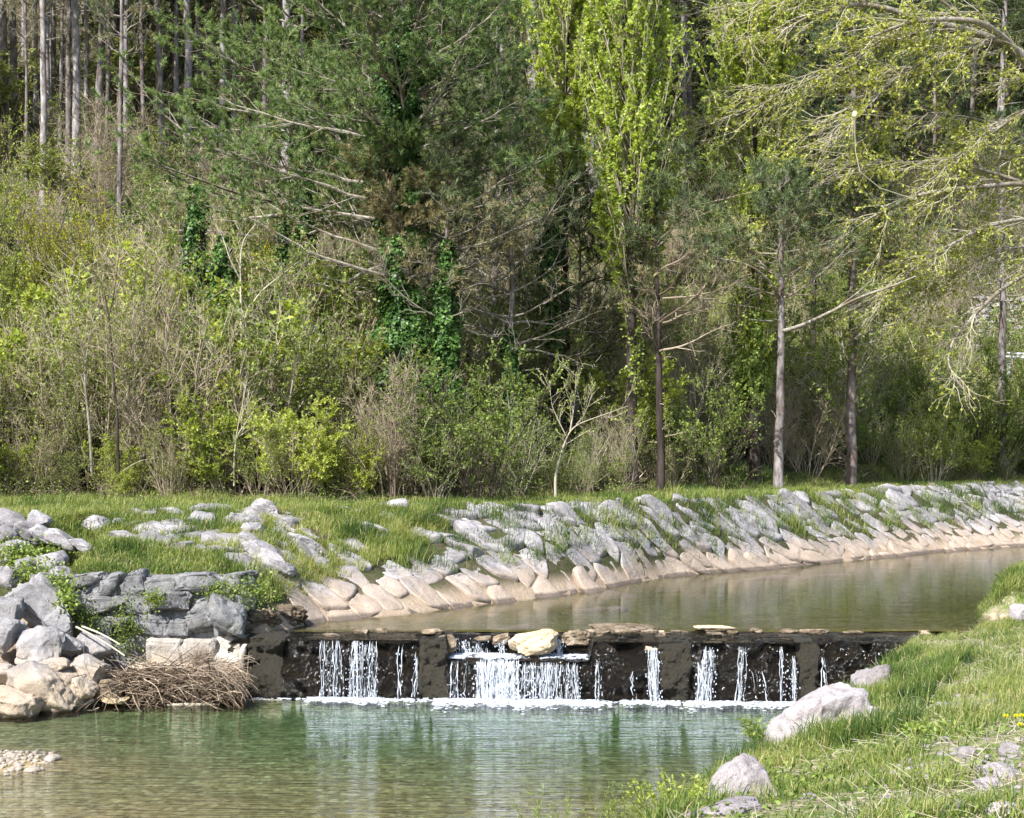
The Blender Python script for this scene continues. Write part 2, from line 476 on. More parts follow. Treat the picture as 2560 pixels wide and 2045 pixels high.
def hit(zfun, px, py, d0, d1):
    D = np.arange(d0, d1, 0.03)
    x = (px - CX) * D / FPX; z = HC - (py - HY) * D / FPX
    k = np.nonzero(z <= zfun(x, D, False))[0]
    D = D[k[0]] if len(k) else d1
    return np.array([(px - CX) * D / FPX, D, HC - (py - HY) * D / FPX])
def hit_near(px, py): return hit(near_z, px, py, 5, 36)
def hit_far(px, py): return hit(far_z, px, py, 25, 130)

def sheet(name, xs, ys, zf, mat, label=None, kind='structure', smooth_=True):
    X, Y = np.meshgrid(xs, ys)
    Z = zf(X, Y)
    nx, ny = len(xs), len(ys)
    i = np.arange(nx - 1)[None] + (np.arange(ny - 1) * nx)[:, None]
    f = np.stack([i, i + 1, i + nx + 1, i + nx], -1).reshape(-1, 4)
    G = Geo(); G.add(np.stack([X, Y, Z], -1), f)
    o = G.build(name, mat, smooth=smooth_)
    tag(o, label, None, None, kind)
    return o
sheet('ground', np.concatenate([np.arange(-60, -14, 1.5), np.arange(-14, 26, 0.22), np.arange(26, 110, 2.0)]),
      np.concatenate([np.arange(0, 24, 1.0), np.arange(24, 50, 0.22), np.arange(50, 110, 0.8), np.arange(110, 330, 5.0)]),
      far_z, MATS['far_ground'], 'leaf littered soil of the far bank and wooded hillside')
sheet('bank', np.concatenate([np.arange(-60, -8, 2.0), np.arange(-8, 14, 0.14), np.arange(14, 120, 3.0)]),
      np.concatenate([np.arange(-60, 4, 2.0), np.arange(4, 36, 0.14), np.arange(36, 90, 1.5)]),
      near_z, MATS['near_ground'], 'near river bank of grass and pale gravel sloping to the water')

# ------------------------------------------------------------------ river bed and water
def bedmat(name, cols, tint):
    m, nt, out = newmat(name)
    ge = N(nt, 'ShaderNodeNewGeometry')
    mp = N(nt, 'ShaderNodeMapping'); mp.inputs['Scale'].default_value = (1, 0.55, 1); nt.links.new(ge.outputs['Position'], mp.inputs[0])
    vo = N(nt, 'ShaderNodeTexVoronoi'); vo.inputs['Scale'].default_value = 11.0; vo.inputs['Randomness'].default_value = 1.0
    nt.links.new(mp.outputs[0], vo.inputs['Vector'])
    sc = N(nt, 'ShaderNodeSeparateColor'); nt.links.new(vo.outputs['Color'], sc.inputs[0])
    n1 = noise(nt, mp.outputs[0], 2.2, 5, 0.65)
    f = maths(nt, 'ADD', maths(nt, 'MULTIPLY', sc.outputs[0], 0.55), maths(nt, 'MULTIPLY', n1, 0.5))
    base = ramp(nt, f, cols)
    base = mixc(nt, maths(nt, 'MULTIPLY', smooth(nt, vo.outputs['Distance'], 0.35, 0.8), 0.35), base, (0.12, 0.09, 0.04))
    base = mixc(nt, maths(nt, 'MULTIPLY', smooth(nt, noise(nt, ge.outputs['Position'], 0.5, 3), 0.5, 0.7), 0.5), base, tint)
    p = N(nt, 'ShaderNodeBsdfPrincipled', inp={'Roughness': 0.9, 'Specular IOR Level': 0.1})
    nt.links.new(base, p.inputs['Base Color'])
    nt.links.new(p.outputs[0], out.inputs[0])
bedmat('pool_bed', [(0.2, (0.20, 0.15, 0.07)), (0.5, (0.31, 0.24, 0.12)), (0.75, (0.40, 0.32, 0.18)), (0.95, (0.62, 0.54, 0.38))], (0.20, 0.17, 0.08))
bedmat('river_bed', [(0.2, (0.05, 0.048, 0.014)), (0.5, (0.09, 0.083, 0.025)), (0.8, (0.15, 0.13, 0.045))], (0.05, 0.048, 0.015))
def pool_bed(x, y):
    d = np.interp(y, [0, 16, 19, 21, 23, 25, 26.6, 27.2, 27.8], [0.035, 0.035, 0.045, 0.07, 0.11, 0.16, 0.17, 0.13, 0.07])
    d = d * np.interp(x, [-9, -6, -3, 1, 6], [0.45, 0.7, 1.0, 1.15, 0.9])
    z = -d + fbm(np.stack([x, y, 0 * x], -1).reshape(-1, 3), 1.1, 4, 3).reshape(x.shape) * 0.012
    g = np.exp(-(((x + 8.2) / 1.9) ** 2 + ((y - 22.2) / 1.15) ** 2) * 1.3) * 0.14        # gravel bar rising out of the pool
    return z + g
sheet('riverbed', np.concatenate([np.arange(-60, -12, 2.0), np.arange(-12, 14.1, 0.2)]), np.concatenate([np.arange(-60, 14, 2.0), np.arange(14, 28.6, 0.2)]), pool_bed, MATS['pool_bed'], 'shallow pebbly bed of the pool below the weir')
def up_bed(x, y):
    yw = ywater(x)
    return 1.02 - np.interp(y, [29, 29.8, 31, 60], [0.03, 0.06, 0.13, 0.16]) * np.clip((yw - y) / 1.5 + 0.15, 0.1, 1) + fbm(np.stack([x, y, 0 * x], -1).reshape(-1, 3), 0.8, 3, 4).reshape(x.shape) * 0.015
sheet('riverbed', np.arange(-7, 70, 0.5), np.concatenate([np.arange(29.4, 40, 0.4), np.arange(40, 100, 1.0)]), up_bed, MATS['river_bed'], 'olive brown bed of the river above the weir')

def watermat(name, ripple, absorb, dens, freq=1.0, tintc=(1, 1, 1), calm=(0, 0, 1, 1), ior=1.33):
    m, nt, out = newmat(name)
    ge = N(nt, 'ShaderNodeNewGeometry'); v = ge.outputs['Position']
    a = noise(nt, v, 5.5 * freq, 3, 0.6, (0.28, 1.7, 1))
    b = noise(nt, v, 1.4 * freq, 3, 0.5, (0.6, 1.3, 1))
    c = noise(nt, v, 16 * freq, 2, 0.5, (0.5, 1.4, 1))
    h = maths(nt, 'ADD', maths(nt, 'ADD', maths(nt, 'MULTIPLY', a, 0.9), maths(nt, 'MULTIPLY', b, 1.2)), maths(nt, 'MULTIPLY', c, 0.22))
    sx = N(nt, 'ShaderNodeSeparateXYZ'); nt.links.new(v, sx.inputs[0])
    mr = N(nt, 'ShaderNodeMapRange'); nt.links.new(sx.outputs[1], mr.inputs[0])
    mr.inputs[1].default_value, mr.inputs[2].default_value, mr.inputs[3].default_value, mr.inputs[4].default_value = calm
    bp = N(nt, 'ShaderNodeBump'); bp.inputs['Distance'].default_value = ripple
    nt.links.new(mr.outputs[0], bp.inputs['Strength']); nt.links.new(h, bp.inputs['Height'])
    fr = N(nt, 'ShaderNodeFresnel'); fr.inputs[0].default_value = ior; nt.links.new(bp.outputs[0], fr.inputs[1])
    gl = N(nt, 'ShaderNodeBsdfGlossy'); gl.inputs['Roughness'].default_value = 0.03; nt.links.new(bp.outputs[0], gl.inputs['Normal'])
    tr = N(nt, 'ShaderNodeBsdfTransparent'); tr.inputs[0].default_value = c4(tintc)
    mx = N(nt, 'ShaderNodeMixShader')
    nt.links.new(fr.outputs[0], mx.inputs[0]); nt.links.new(tr.outputs[0], mx.inputs[1]); nt.links.new(gl.outputs[0], mx.inputs[2])
    nt.links.new(mx.outputs[0], out.inputs[0])
    if dens > 0:
        va = N(nt, 'ShaderNodeVolumeAbsorption'); va.inputs[0].default_value = c4(absorb); va.inputs[1].default_value = dens
        nt.links.new(va.outputs[0], out.inputs[1])
watermat('water_pool', 0.045, (0.55, 0.82, 0.70), 2.7, 1.0, calm=(18, 27, 0.8, 1.0))
watermat('water_river', 0.008, (0.55, 0.70, 0.40), 0.8, 0.8, calm=(29.5, 33, 1.0, 0.5))
def box(G, lo, hi, tint=0.5, mat=0):
    x0, y0, z0 = lo; x1, y1, z1 = hi
    v = [(x0, y0, z0), (x1, y0, z0), (x1, y1, z0), (x0, y1, z0), (x0, y0, z1), (x1, y0, z1), (x1, y1, z1), (x0, y1, z1)]
    G.add(v, [(0, 3, 2, 1), (4, 5, 6, 7), (0, 1, 5, 4), (1, 2, 6, 5), (2, 3, 7, 6), (3, 0, 4, 7)], tint, mat)
G = Geo(); box(G, (-58, -58, -2.5), (14, 28.4, 0.0))
tag(G.build('water', MATS['water_pool']), 'teal green pool of water below the weir', kind='structure')
G = Geo(); box(G, (-5.4, 29.4, 0.2), (69, 97, 1.012))
tag(G.build('water', MATS['water_river']), 'calm olive river water above the weir', kind='structure')

# ------------------------------------------------------------------ weir
def yweir(x): return 27.95 - 0.062 * (np.asarray(x, float) + 4.75)
def xw(px, D=27.6): return (px - CX) * D / FPX
def weirmat():
    m, nt, out = newmat('weir_wet')
    ge = N(nt, 'ShaderNodeNewGeometry'); v = ge.outputs['Position']
    at_ = N(nt, 'ShaderNodeAttribute', attribute_name='tint')      # how mossy this stretch of the wall is
    n1 = noise(nt, v, 5, 6, 0.7); n2 = noise(nt, v, 20, 6, 0.85)
    rock = ramp(nt, n2, [(0.35, (0.004, 0.0035, 0.003)), (0.62, (0.030, 0.023, 0.017)), (0.8, (0.16, 0.13, 0.10))])
    rock = mixc(nt, maths(nt, 'MULTIPLY', smooth(nt, n1, 0.5, 0.66), 0.6), rock, (0.05, 0.034, 0.014))
    moss = ramp(nt, n2, [(0.35, (0.014, 0.010, 0.004)), (0.6, (0.048, 0.036, 0.010)), (0.78, (0.11, 0.09, 0.025))])
    f = smooth(nt, maths(nt, 'ADD', at_.outputs['Fac'], maths(nt, 'MULTIPLY', maths(nt, 'SUBTRACT', n1, 0.5), 0.8)), 0.4, 0.6)
    col = mixc(nt, f, rock, moss)
    p = N(nt, 'ShaderNodeBsdfPrincipled', inp={'Specular IOR Level': 0.8})
    nt.links.new(maths(nt, 'ADD', maths(nt, 'MULTIPLY', f, 0.55), 0.15), p.inputs['Roughness'])
    nt.links.new(col, p.inputs['Base Color'])
    nt.links.new(bump(nt, maths(nt, 'ADD', n1, maths(nt, 'MULTIPLY', n2, 1.6)), 1.0, 0.09), p.inputs['Normal'])
    nt.links.new(p.outputs[0], out.inputs[0])
weirmat()
m, nt, out = newmat('water_film')
ge = N(nt, 'ShaderNodeNewGeometry')
h = maths(nt, 'ADD', noise(nt, ge.outputs['Position'], 7, 3, 0.6, (0.5, 1.3, 1)), maths(nt, 'MULTIPLY', noise(nt, ge.outputs['Position'], 2.5, 2, 0.5), 1.0))
bp = N(nt, 'ShaderNodeBump', inp={'Distance': 0.12, 'Strength': 1.0}); nt.links.new(h, bp.inputs['Height'])
fr = N(nt, 'ShaderNodeFresnel', inp={'IOR': 1.33}); nt.links.new(bp.outputs[0], fr.inputs[1])
gl = N(nt, 'ShaderNodeBsdfGlossy', inp={'Roughness': 0.06}); nt.links.new(bp.outputs[0], gl.inputs['Normal'])
tr = N(nt, 'ShaderNodeBsdfTransparent'); mx = N(nt, 'ShaderNodeMixShader')
nt.links.new(fr.outputs[0], mx.inputs[0]); nt.links.new(tr.outputs[0], mx.inputs[1]); nt.links.new(gl.outputs[0], mx.inputs[2]); nt.links.new(mx.outputs[0], out.inputs[0])
NX0, NX1 = xw(1118), xw(1478)
MOSS = [(-5.0, -4.05), (xw(1049), xw(1118)), (xw(1655), xw(1725)), (xw(1990), xw(2038))]
wx = np.arange(-5.05, 8.4, 0.03)
prof_n = 34
cols_v, cols_t = [], []
def mossy(x):
    t = 0.0
    for a, b in MOSS:
        t = np.maximum(t, np.clip(np.minimum(x - a, b - x) / 0.06 + 0.5, 0, 1))
    return t
ms = mossy(wx)
notch = np.clip(np.minimum(wx - NX0, NX1 - wx) / 0.08 + 0.5, 0, 1)
ztp = 1.0 - 0.34 * notch + 0.03 * ms + 0.022 * fbm(np.stack([wx, 0 * wx, 0 * wx], 1), 3.0, 4, 77) - 0.03 * (fbm(np.stack([wx, 0 * wx, 0 * wx], 1), 1.3, 2, 78) > 0.25)
fv = np.linspace(0, 1, 46)                      # up the face
face = np.stack([np.broadcast_to(wx[None], (46, len(wx))), np.broadcast_to(yweir(wx)[None], (46, len(wx))) + 0.10 * fv[:, None], -0.7 + fv[:, None] * (ztp[None] + 0.7)], -1)
back = [(0.03, None), (0.10, None), (0.2, None), (0.4, None), (0.6, None), (0.72, None), (0.80, 0.35), (0.88, 0.8), (0.96, 1.0), (1.1, 1), (1.3, 1), (1.6, 1), (1.9, 1), (2.2, 1)]
bk = []
for dy, k in back:
    z = ztp + (0 if k is None else k) * (0.995 - ztp) * (notch > 0.02)
    z = np.where(dy > 1.0, np.minimum(z, 1.0 + 0.02 * ms - (dy - 1.0) * 0.1), z)
    bk.append(np.stack([wx, yweir(wx) + 0.02 + dy, z], -1))
W = np.concatenate([face, np.stack(bk)], 0)
nr, nc = W.shape[:2]
Pf = W.reshape(-1, 3)
n_ = fbm(Pf * np.array([1, 1, 1.2]), 2.6, 5, 21, 0.6).reshape(nr, nc)
n2_ = fbm(Pf, 9.0, 3, 22).reshape(nr, nc)
blk = fbm(Pf * np.array([1.0, 0.3, 1.6]), 1.7, 2, 40).reshape(nr, nc)
isf = (np.arange(nr) < 46)[:, None]
W[..., 1] -= np.where(isf, 0.09 * n_ + 0.035 * n2_ + 0.07 * np.round(blk * 2.5) / 2.5 + 0.09 * mossy(W[..., 0] + 0.10 * fbm(W.reshape(-1, 3) * np.array([0.3, 1, 1]), 2.5, 3, 61).reshape(nr, nc)), 0.0)
W[..., 2] += np.where(isf, 0, 1) * (0.040 * n_ + 0.022 * n2_ + 0.012) + np.where(isf, fv.clip(0.9, 1).repeat(1)[np.minimum(np.arange(nr), 45)][:, None] * 0, 0)
W[45, :, 2] += 0.02 * n_[45]
i = np.arange(nc - 1)[None] + (np.arange(nr - 1) * nc)[:, None]
G = Geo(); G.add(W, np.stack([i, i + 1, i + nc + 1, i + nc], -1).reshape(-1, 4), mossy(W[..., 0] + 0.07 * fbm(W.reshape(-1, 3) * np.array([0.3, 1, 1]), 3.0, 3, 61).reshape(nr, nc)).ravel())
# thin sheet of water sliding over the crest
box(G, (-5.0, 28.15, -0.7), (8.3, 29.0, 0.55))
weir = G.build('weir', MATS['weir_wet'], smooth=True)
tag(weir, 'dark wet stone weir wall with moss and a lower notch, spanning the river', 'weir')

fx = np.arange(-4.7, 7.6, 0.1)
for a, b in ((-4.7, NX0 - 0.02), (NX1 + 0.02, 7.6)):
    xx = np.arange(a, b, 0.06); rows = []
    for k in range(14):
        yy = yweir(xx) + 0.03 + k * (29.42 - 27.75) / 13
        yy = np.minimum(yy, 29.44)
        rows.append(np.stack([xx, yy, 1.018 + 0.006 * fbm(np.stack([xx, yy, 0 * xx], 1), 3, 2, 6)], 1))
    Wf = np.stack(rows); nx_ = len(xx); i = np.arange(nx_ - 1)[None] + (np.arange(13) * nx_)[:, None]
    G = Geo(); G.add(Wf, np.stack([i, i + 1, i + nx_ + 1, i + nx_], -1).reshape(-1, 4))
    tag(G.build('water', MATS['water_film'], smooth=True), 'thin water sliding over the weir crest', kind='structure')
# ------------------------------------------------------------------ stones
def ico(sub):
    t = (1 + 5 ** 0.5) / 2
    v = nrm(np.array([(-1, t, 0), (1, t, 0), (-1, -t, 0), (1, -t, 0), (0, -1, t), (0, 1, t), (0, -1, -t), (0, 1, -t), (t, 0, -1), (t, 0, 1), (-t, 0, -1), (-t, 0, 1)], float))
    f = [(0, 11, 5), (0, 5, 1), (0, 1, 7), (0, 7, 10), (0, 10, 11), (1, 5, 9), (5, 11, 4), (11, 10, 2), (10, 7, 6), (7, 1, 8), (3, 9, 4), (3, 4, 2), (3, 2, 6), (3, 6, 8), (3, 8, 9), (4, 9, 5), (2, 4, 11), (6, 2, 10), (8, 6, 7), (9, 8, 1)]
    v = list(map(tuple, v))
    for _ in range(sub):
        mid = {}; nf = []
        def m(a, b):
            k = (min(a, b), max(a, b))
            if k not in mid:
                p = nrm((np.array(v[a]) + np.array(v[b])) / 2); v.append(tuple(p)); mid[k] = len(v) - 1
            return mid[k]
        for a, b, c in f:
            x, y, z = m(a, b), m(b, c), m(c, a)
            nf += [(a, x, z), (b, y, x), (c, z, y), (x, y, z)]
        f = nf
    return np.array(v), np.array(f)
ICO = {s: ico(s) for s in (1, 2, 3, 4)}
def rockshape(seed, size, sub=3, box_=0.6, cuts=12, rough=0.05, deep=0.09):
    """a stone: rounded box cut by random planes, roughened. size = full lengths along x, y, z"""
    rng = np.random.default_rng(seed)
    v, f = ICO[sub]
    p = np.sign(v) * np.abs(v) ** (1 - box_ * 0.62)
    p = p / np.max(np.abs(p), axis=0)
    for _ in range(cuts):
        n = nrm(rng.normal(size=3)); d = rng.uniform(0.50, 0.85) * np.abs(n).sum() ** 0.5
        s = p @ n - d
        p = p - np.where(s > 0, s, 0)[:, None] * n * 0.97
    rid = 1 - 2 * np.abs(fbm(p + seed * 1.7, 1.3, 2, seed + 9))
    p = p + v * (fbm(p + seed * 3.1, 1.6, 3, seed)[:, None] * deep + fbm(p + seed, 5.5, 4, seed + 5, 0.65)[:, None] * rough - np.clip(rid - 0.75, 0, 1)[:, None] * 0.35)
    return p * np.asarray(size) * 0.5, f
def rotz(p, a):
    c, s = math.cos(a), math.sin(a)
    return np.stack([p[:, 0] * c - p[:, 1] * s, p[:, 0] * s + p[:, 1] * c, p[:, 2]], 1)
def roty(p, a):
    c, s = math.cos(a), math.sin(a)
    return np.stack([p[:, 0] * c + p[:, 2] * s, p[:, 1], -p[:, 0] * s + p[:, 2] * c], 1)
def rotx(p, a):
    c, s = math.cos(a), math.sin(a)
    return np.stack([p[:, 0], p[:, 1] * c - p[:, 2] * s, p[:, 1] * s + p[:, 2] * c], 1)
def rock(name, label, loc, size, mat, seed, tilt=0.0, yaw=0.0, pitch=0.0, sub=4, cat='rock', group=None, **kw):
    p, f = rockshape(seed, size, sub, **kw)
    p = rotz(rotx(roty(p, tilt), pitch), yaw)
    G = Geo(); G.add(p, f)
    o = G.build(name, MATS[mat], smooth=True)
    o.location = loc
    return tag(o, label, cat, group)

# riprap down the far bank: fitted slabs, each cell of a stretched Voronoi pattern becomes one stone
rr = np.random.default_rng(5)
sx = np.linspace(-4.5, 21.5, 900); sy = ywater(sx)
for _ in range(60):
    sy[1:-1] = (sy[:-2] + sy[1:-1] * 2 + sy[2:]) / 4
arc = np.concatenate([[0], np.cumsum(np.hypot(np.diff(sx), np.diff(sy)))])
gx = np.gradient(sx, arc); gy = np.gradient(sy, arc); gl = np.hypot(gx, gy); gx /= gl; gy /= gl
for _ in range(400):
    gx[1:-1] = (gx[:-2] + gx[1:-1] * 2 + gx[2:]) / 4; gy[1:-1] = (gy[:-2] + gy[1:-1] * 2 + gy[2:]) / 4
DT = []
for k in range(0, 900, 15):
    dd = np.arange(0.2, 9, 0.04)
    top = np.nonzero(sy[k] + gx[k] * dd > ytop(sx[k] - gy[k] * dd))[0]
    DT.append(dd[top[0]] if len(top) else 4.0)
DT = np.interp(np.arange(900), np.arange(0, 900, 15), np.convolve(np.pad(DT, 3, 'edge'), np.ones(7) / 7, 'valid'))
SLn = np.sqrt(DT ** 2 + 1.86 ** 2)
def surf(s, v):
    """bank surface point from distance along the waterline and distance up the slope"""
    s = np.asarray(s, float); v = np.asarray(v, float)
    x0, y0 = np.interp(s, arc, sx), np.interp(s, arc, sy)
    nx_, ny_ = -np.interp(s, arc, gy), np.interp(s, arc, gx)
    d = v / np.interp(s, arc, SLn) * np.interp(s, arc, DT)
    x, y = x0 + nx_ * d, y0 + ny_ * d
    return np.stack([x, y, np.maximum(far_z(x, y, False), 0.8)], -1)
LEANS, LEANV = np.linspace(0, arc[-1], 24), []
for s in LEANS:
    sl = float(np.interp(s, arc, SLn)); best = (9, 0)
    for ln in np.arange(0.0, 1.7, 0.05):
        a, b = surf([s, s - ln * 0.8], [sl * 0.35, sl * 0.35 + 0.8])
        dpx = b[0] / b[1] - a[0] / a[1]; dpy = (b[2] - HC) / b[1] - (a[2] - HC) / a[1]
        best = min(best, (abs(math.atan2(dpy, -dpx) - math.radians(36)), ln))
    LEANV.append(best[1])
LEANV = np.convolve(np.pad(LEANV, 2, 'edge'), np.ones(5) / 5, 'valid')
def unshear(c, v):
    s = np.array(c, float)
    for _ in range(6): s = c - np.interp(s, LEANS, LEANV) * v
    return s
seeds = []
c = -1.0
while c < arc[-1] + 4.5:
    f = float(np.interp(c, [0, 12, 30], [1.0, 0.82, 0.66]))
    w = rr.uniform(0.50, 0.86) * f * math.sqrt(1 + 0.4)
    v = rr.uniform(-0.9, -0.3)
    while v < 7.2:
        L = (rr.uniform(0.7, 1.7) if v > 0.6 else rr.uniform(0.8, 1.3)) * f
        if rr.random() < 0.2: L *= 0.55
        seeds.append((c + w / 2 + rr.normal() * 0.07, v + L / 2)); v += L
    c += w
seeds = np.array(seeds)
su = unshear(seeds[:, 0], seeds[:, 1])
ok = (su > -0.1) & (su < arc[-1] - 0.1) & (seeds[:, 1] < np.interp(su, arc, SLn) + 0.5)
ASP = 1.9
def cell(k):
    p = seeds[k]
    poly = np.array([(-2, -3), (2, -3), (2, 3), (-2, 3)], float) + p
    d = (seeds - p) * np.array([ASP, 1.0]); o = np.argsort((d ** 2).sum(1))[1:22]
    for j in o:
        m = (p + seeds[j]) / 2; n = (seeds[j] - p) * np.array([ASP ** 2, 1.0])
        q = (poly - m) @ n; out = []
        for a in range(len(poly)):
            b = (a + 1) % len(poly)
            if q[a] <= 0: out.append(poly[a])
            if (q[a] < 0) != (q[b] < 0): out.append(poly[a] + (poly[b] - poly[a]) * q[a] / (q[a] - q[b]))
        poly = np.array(out)
        if len(poly) < 3: return None
    return poly
ST_POS = []; nst = 0; SLAB = []
for k in np.nonzero(ok)[0]:
    poly = cell(k)
    if poly is None: continue
    v0 = seeds[k, 1]; s0 = su[k]; sl = float(np.interp(s0, arc, SLn)); t = v0 / sl
    if v0 < -0.45 or t > 1.08: continue
    pos = surf([s0], [v0])[0]
    if pos[1] < 28.9: continue
    grassy = np.interp(s0, [0, 4, 8, 14, 28], [0.42, 0.36, 0.26, 0.16, 0.09])
    if 0.30 < t and rr.random() < grassy:
        ST_POS.append((pos[0], pos[1], 0.9)); continue
    for _ in range(2):                                    # round the corners
        nx2 = np.roll(poly, -1, 0); poly = np.stack([poly * 0.86 + nx2 * 0.14, poly * 0.14 + nx2 * 0.86], 1).reshape(-1, 2)
    per = np.concatenate([poly, poly[:1]]); q = np.concatenate([[0], np.cumsum(np.hypot(*np.diff(per, axis=0).T))])
    nn = 34; qq = np.linspace(0, q[-1], nn, endpoint=False)
    ring = np.stack([np.interp(qq, q, per[:, 0]), np.interp(qq, q, per[:, 1])], 1)
    cen = ring.mean(0)
    ext = ring.max(0) - ring.min(0)
    low = t < 0.30
    inset = rr.uniform(0.0, 0.016) if low else rr.uniform(0.012, 0.05) * np.interp(s0, [0, 10], [1.9, 1.0])
    dv = ring - cen; ring = cen + dv * (1 - inset / np.maximum(np.hypot(dv[:, 0], dv[:, 1]), 0.12))[:, None].clip(0.45, 1)
    h = rr.uniform(0.03, 0.075) if low else rr.uniform(0.055, 0.17)
    tl = rr.normal(size=2) * (0.15 if not low else 0.07)
    SCs = [(1.0, -0.22), (1.0, -0.02), (0.99, 0.62), (0.965, 0.92), (0.87, 1.0), (0.62, 1.0), (0.42, 1.02), (0.2, 1.03), (0.02, 1.03)]
    V = []
    for sc_, hz in SCs:
        r2 = cen + (ring - cen) * sc_
        ss = unshear(r2[:, 0], r2[:, 1]); P3 = surf(ss, r2[:, 1])
        hh = np.full(nn, h * hz if hz > 0 else hz)
        if hz > 0: hh = hh + (r2 - cen) @ tl * min(hz, 1)
        nz = fbm(P3 + k, 2.2, 3, 7) * 0.030 + (1 - 2 * np.abs(fbm(P3 * np.array([1, 1, 0.5]) + k * 3, 1.4, 2, 9))).clip(0.3, 1) * (-0.03 if low else -0.075) + np.round(fbm(P3 + k, 1.7, 2, 31) * 3) / 3 * (0.012 if low else 0.035) + fbm(P3, 9, 2, 3) * 0.012
        P3[:, 2] += hh + (nz * (1.0 if hz > 0 else 0.3))
        P3[:, 1] -= 0.35 * (hh + nz)
        if hz > 0: P3[:, :2] += np.stack([fbm(P3 + 5, 4, 2, 11), fbm(P3 + 9, 4, 2, 12)], 1) * 0.02
        V.append(P3)
    V = np.concatenate(V); kk = len(SCs)
    a = np.arange(nn); f = np.concatenate([np.stack([i * nn + a, i * nn + (a + 1) % nn, (i + 1) * nn + (a + 1) % nn, (i + 1) * nn + a], 1) for i in range(kk - 1)])
    e1 = V[nn * 4 + nn // 4] - V[nn * 4]; 
    area = 0.5 * np.sum(ring[:, 0] * np.roll(ring[:, 1], -1) - ring[:, 1] * np.roll(ring[:, 0], -1))
    if area < 0: f = f[:, ::-1]
    G = Geo(); G.add(V, f); c0 = V.mean(0)
    o = G.build('bank_stone', MATS['rock_bank'], smooth=True, loc=c0)
    far = c0[0] > 14
    SLAB.append((s0, t, o, low, far)); nst += 1
CRS = ['top course', 'second course from the top', 'middle course', 'second course above the tan band']
def ordn(n):
    T = ['', 'first', 'second', 'third', 'fourth', 'fifth', 'sixth', 'seventh', 'eighth', 'ninth', 'tenth', 'eleventh', 'twelfth', 'thirteenth', 'fourteenth', 'fifteenth', 'sixteenth', 'seventeenth', 'eighteenth', 'nineteenth']
    D_ = ['', '', 'twenty', 'thirty', 'forty', 'fifty', 'sixty', 'seventy', 'eighty', 'ninety']
    if n < 20: return T[n]
    return D_[min(n, 99) // 10][:-1] + 'ieth' if n % 10 == 0 else D_[min(n, 99) // 10] + '-' + T[n % 10]
cls = {}
for s0, t, o, low, far in SLAB:
    key = 'tan foot' if low else ('top' if t > 0.82 else 'upper' if t > 0.64 else 'middle' if t > 0.47 else 'lower')
    cls.setdefault(key, []).append((s0, o))
for key, L_ in cls.items():
    NL = len(L_)
    for n_, (s0, o) in enumerate(sorted(L_, key=lambda e: e[0])):
        end = 'weir'
        if n_ >= NL // 2: n_, end = NL - 1 - n_, 'far end'
        if key == 'tan foot': tag(o, 'tan stained stone at the waterline of the bank, %s from the %s' % (ordn(n_ + 1), end), 'rock', 'tan stones along the waterline')
        else: tag(o, 'grey slab in the %s course of the stone bank, %s from the %s' % (key, ordn(n_ + 1), end), 'rock', 'grey stones laid down the far bank')
print('riprap stones', nst)

# the smooth lime crust shelf along the waterline
cx = np.linspace(0.5, 24, 160)
G = Geo(); rows = []
for dy, dz in ((-0.30, -0.14), (-0.06, -0.02), (0.0, 0.05), (0.22, 0.11), (0.65, 0.20), (1.15, 0.16)):
    yy = ywater(cx) + dy + 0.12 * fbm(np.stack([cx, 0 * cx, 0 * cx], 1), 1.2, 3, 3) * (dy < 0.3)
    rows.append(np.stack([cx, yy, 1.02 + dz + 0.03 * fbm(np.stack([cx, yy, 0 * cx], 1), 2.5, 3, 8)], 1))
Wc = np.stack(rows); i = np.arange(159)[None] + (np.arange(5) * 160)[:, None]
G.add(Wc, np.stack([i, i + 1, i + 161, i + 160], -1).reshape(-1, 4))
tag(G.build('ground_shelf', MATS['rock_bank'], smooth=True), 'smooth tan lime shelf along the foot of the far bank', kind='structure')

# boulders heaped beside the brushwood, left of the wall
def pxrock(label, px, py, wp, hp, D, mat, seed, tilt=0, depth=None, sub=4, name='boulder', cat='boulder', group=None, yaw=0.0, sink=0.0, **kw):
    c = at(px, py, D); w = wp * D / FPX; h = hp * D / FPX
    dp = depth if depth else 0.8 * max(w, h)
    return rock(name, label, (c[0], c[1] + dp * 0.2, c[2] - sink), (w, dp, h), mat, seed, tilt, yaw, 0, sub, cat, group, **kw)
R_ = math.radians
pxrock('long pale grey slab boulder leaning down toward the brushwood pile', 100, 1512, 232, 100, 28.1, 'rock_pool', 301, R_(40), 0.9, box_=0.7)
pxrock('pale grey boulder cut by the left edge, just above the round grey one', 8, 1528, 90, 92, 27.6, 'rock_pool', 302, R_(15))
pxrock('grey boulder at the left edge beside the large rounded brown-grey boulder', 8, 1592, 90, 96, 27.2, 'rock_pool', 303, R_(20))
pxrock('large rounded brown-grey boulder under the long pale slab', 98, 1622, 150, 112, 27.1, 'rock_pool', 304, R_(12))
pxrock('small grey boulder at the left edge above the tan ones', 14, 1684, 70, 52, 26.7, 'rock_pool', 305)
pxrock('biggest tan boulder of the heap, sloping into the pool', 112, 1722, 190, 120, 26.5, 'rock_pool', 306, R_(14), 1.0)
pxrock('low tan boulder in the left corner at the waterline', 20, 1762, 150, 90, 26.0, 'rock_pool', 307, R_(8), 1.0)
pxrock('tan topped boulder beside the left end of the brushwood pile', 216, 1692, 118, 88, 27.1, 'rock_pool', 308, R_(22))
pxrock('grey boulder behind the two long pale sticks', 224, 1622, 116, 80, 27.9, 'rock_pool', 309, R_(28))
pxrock('small pale block wedged right of the large rounded boulder', 172, 1616, 66, 50, 27.5, 'rock_pool', 310, R_(25))
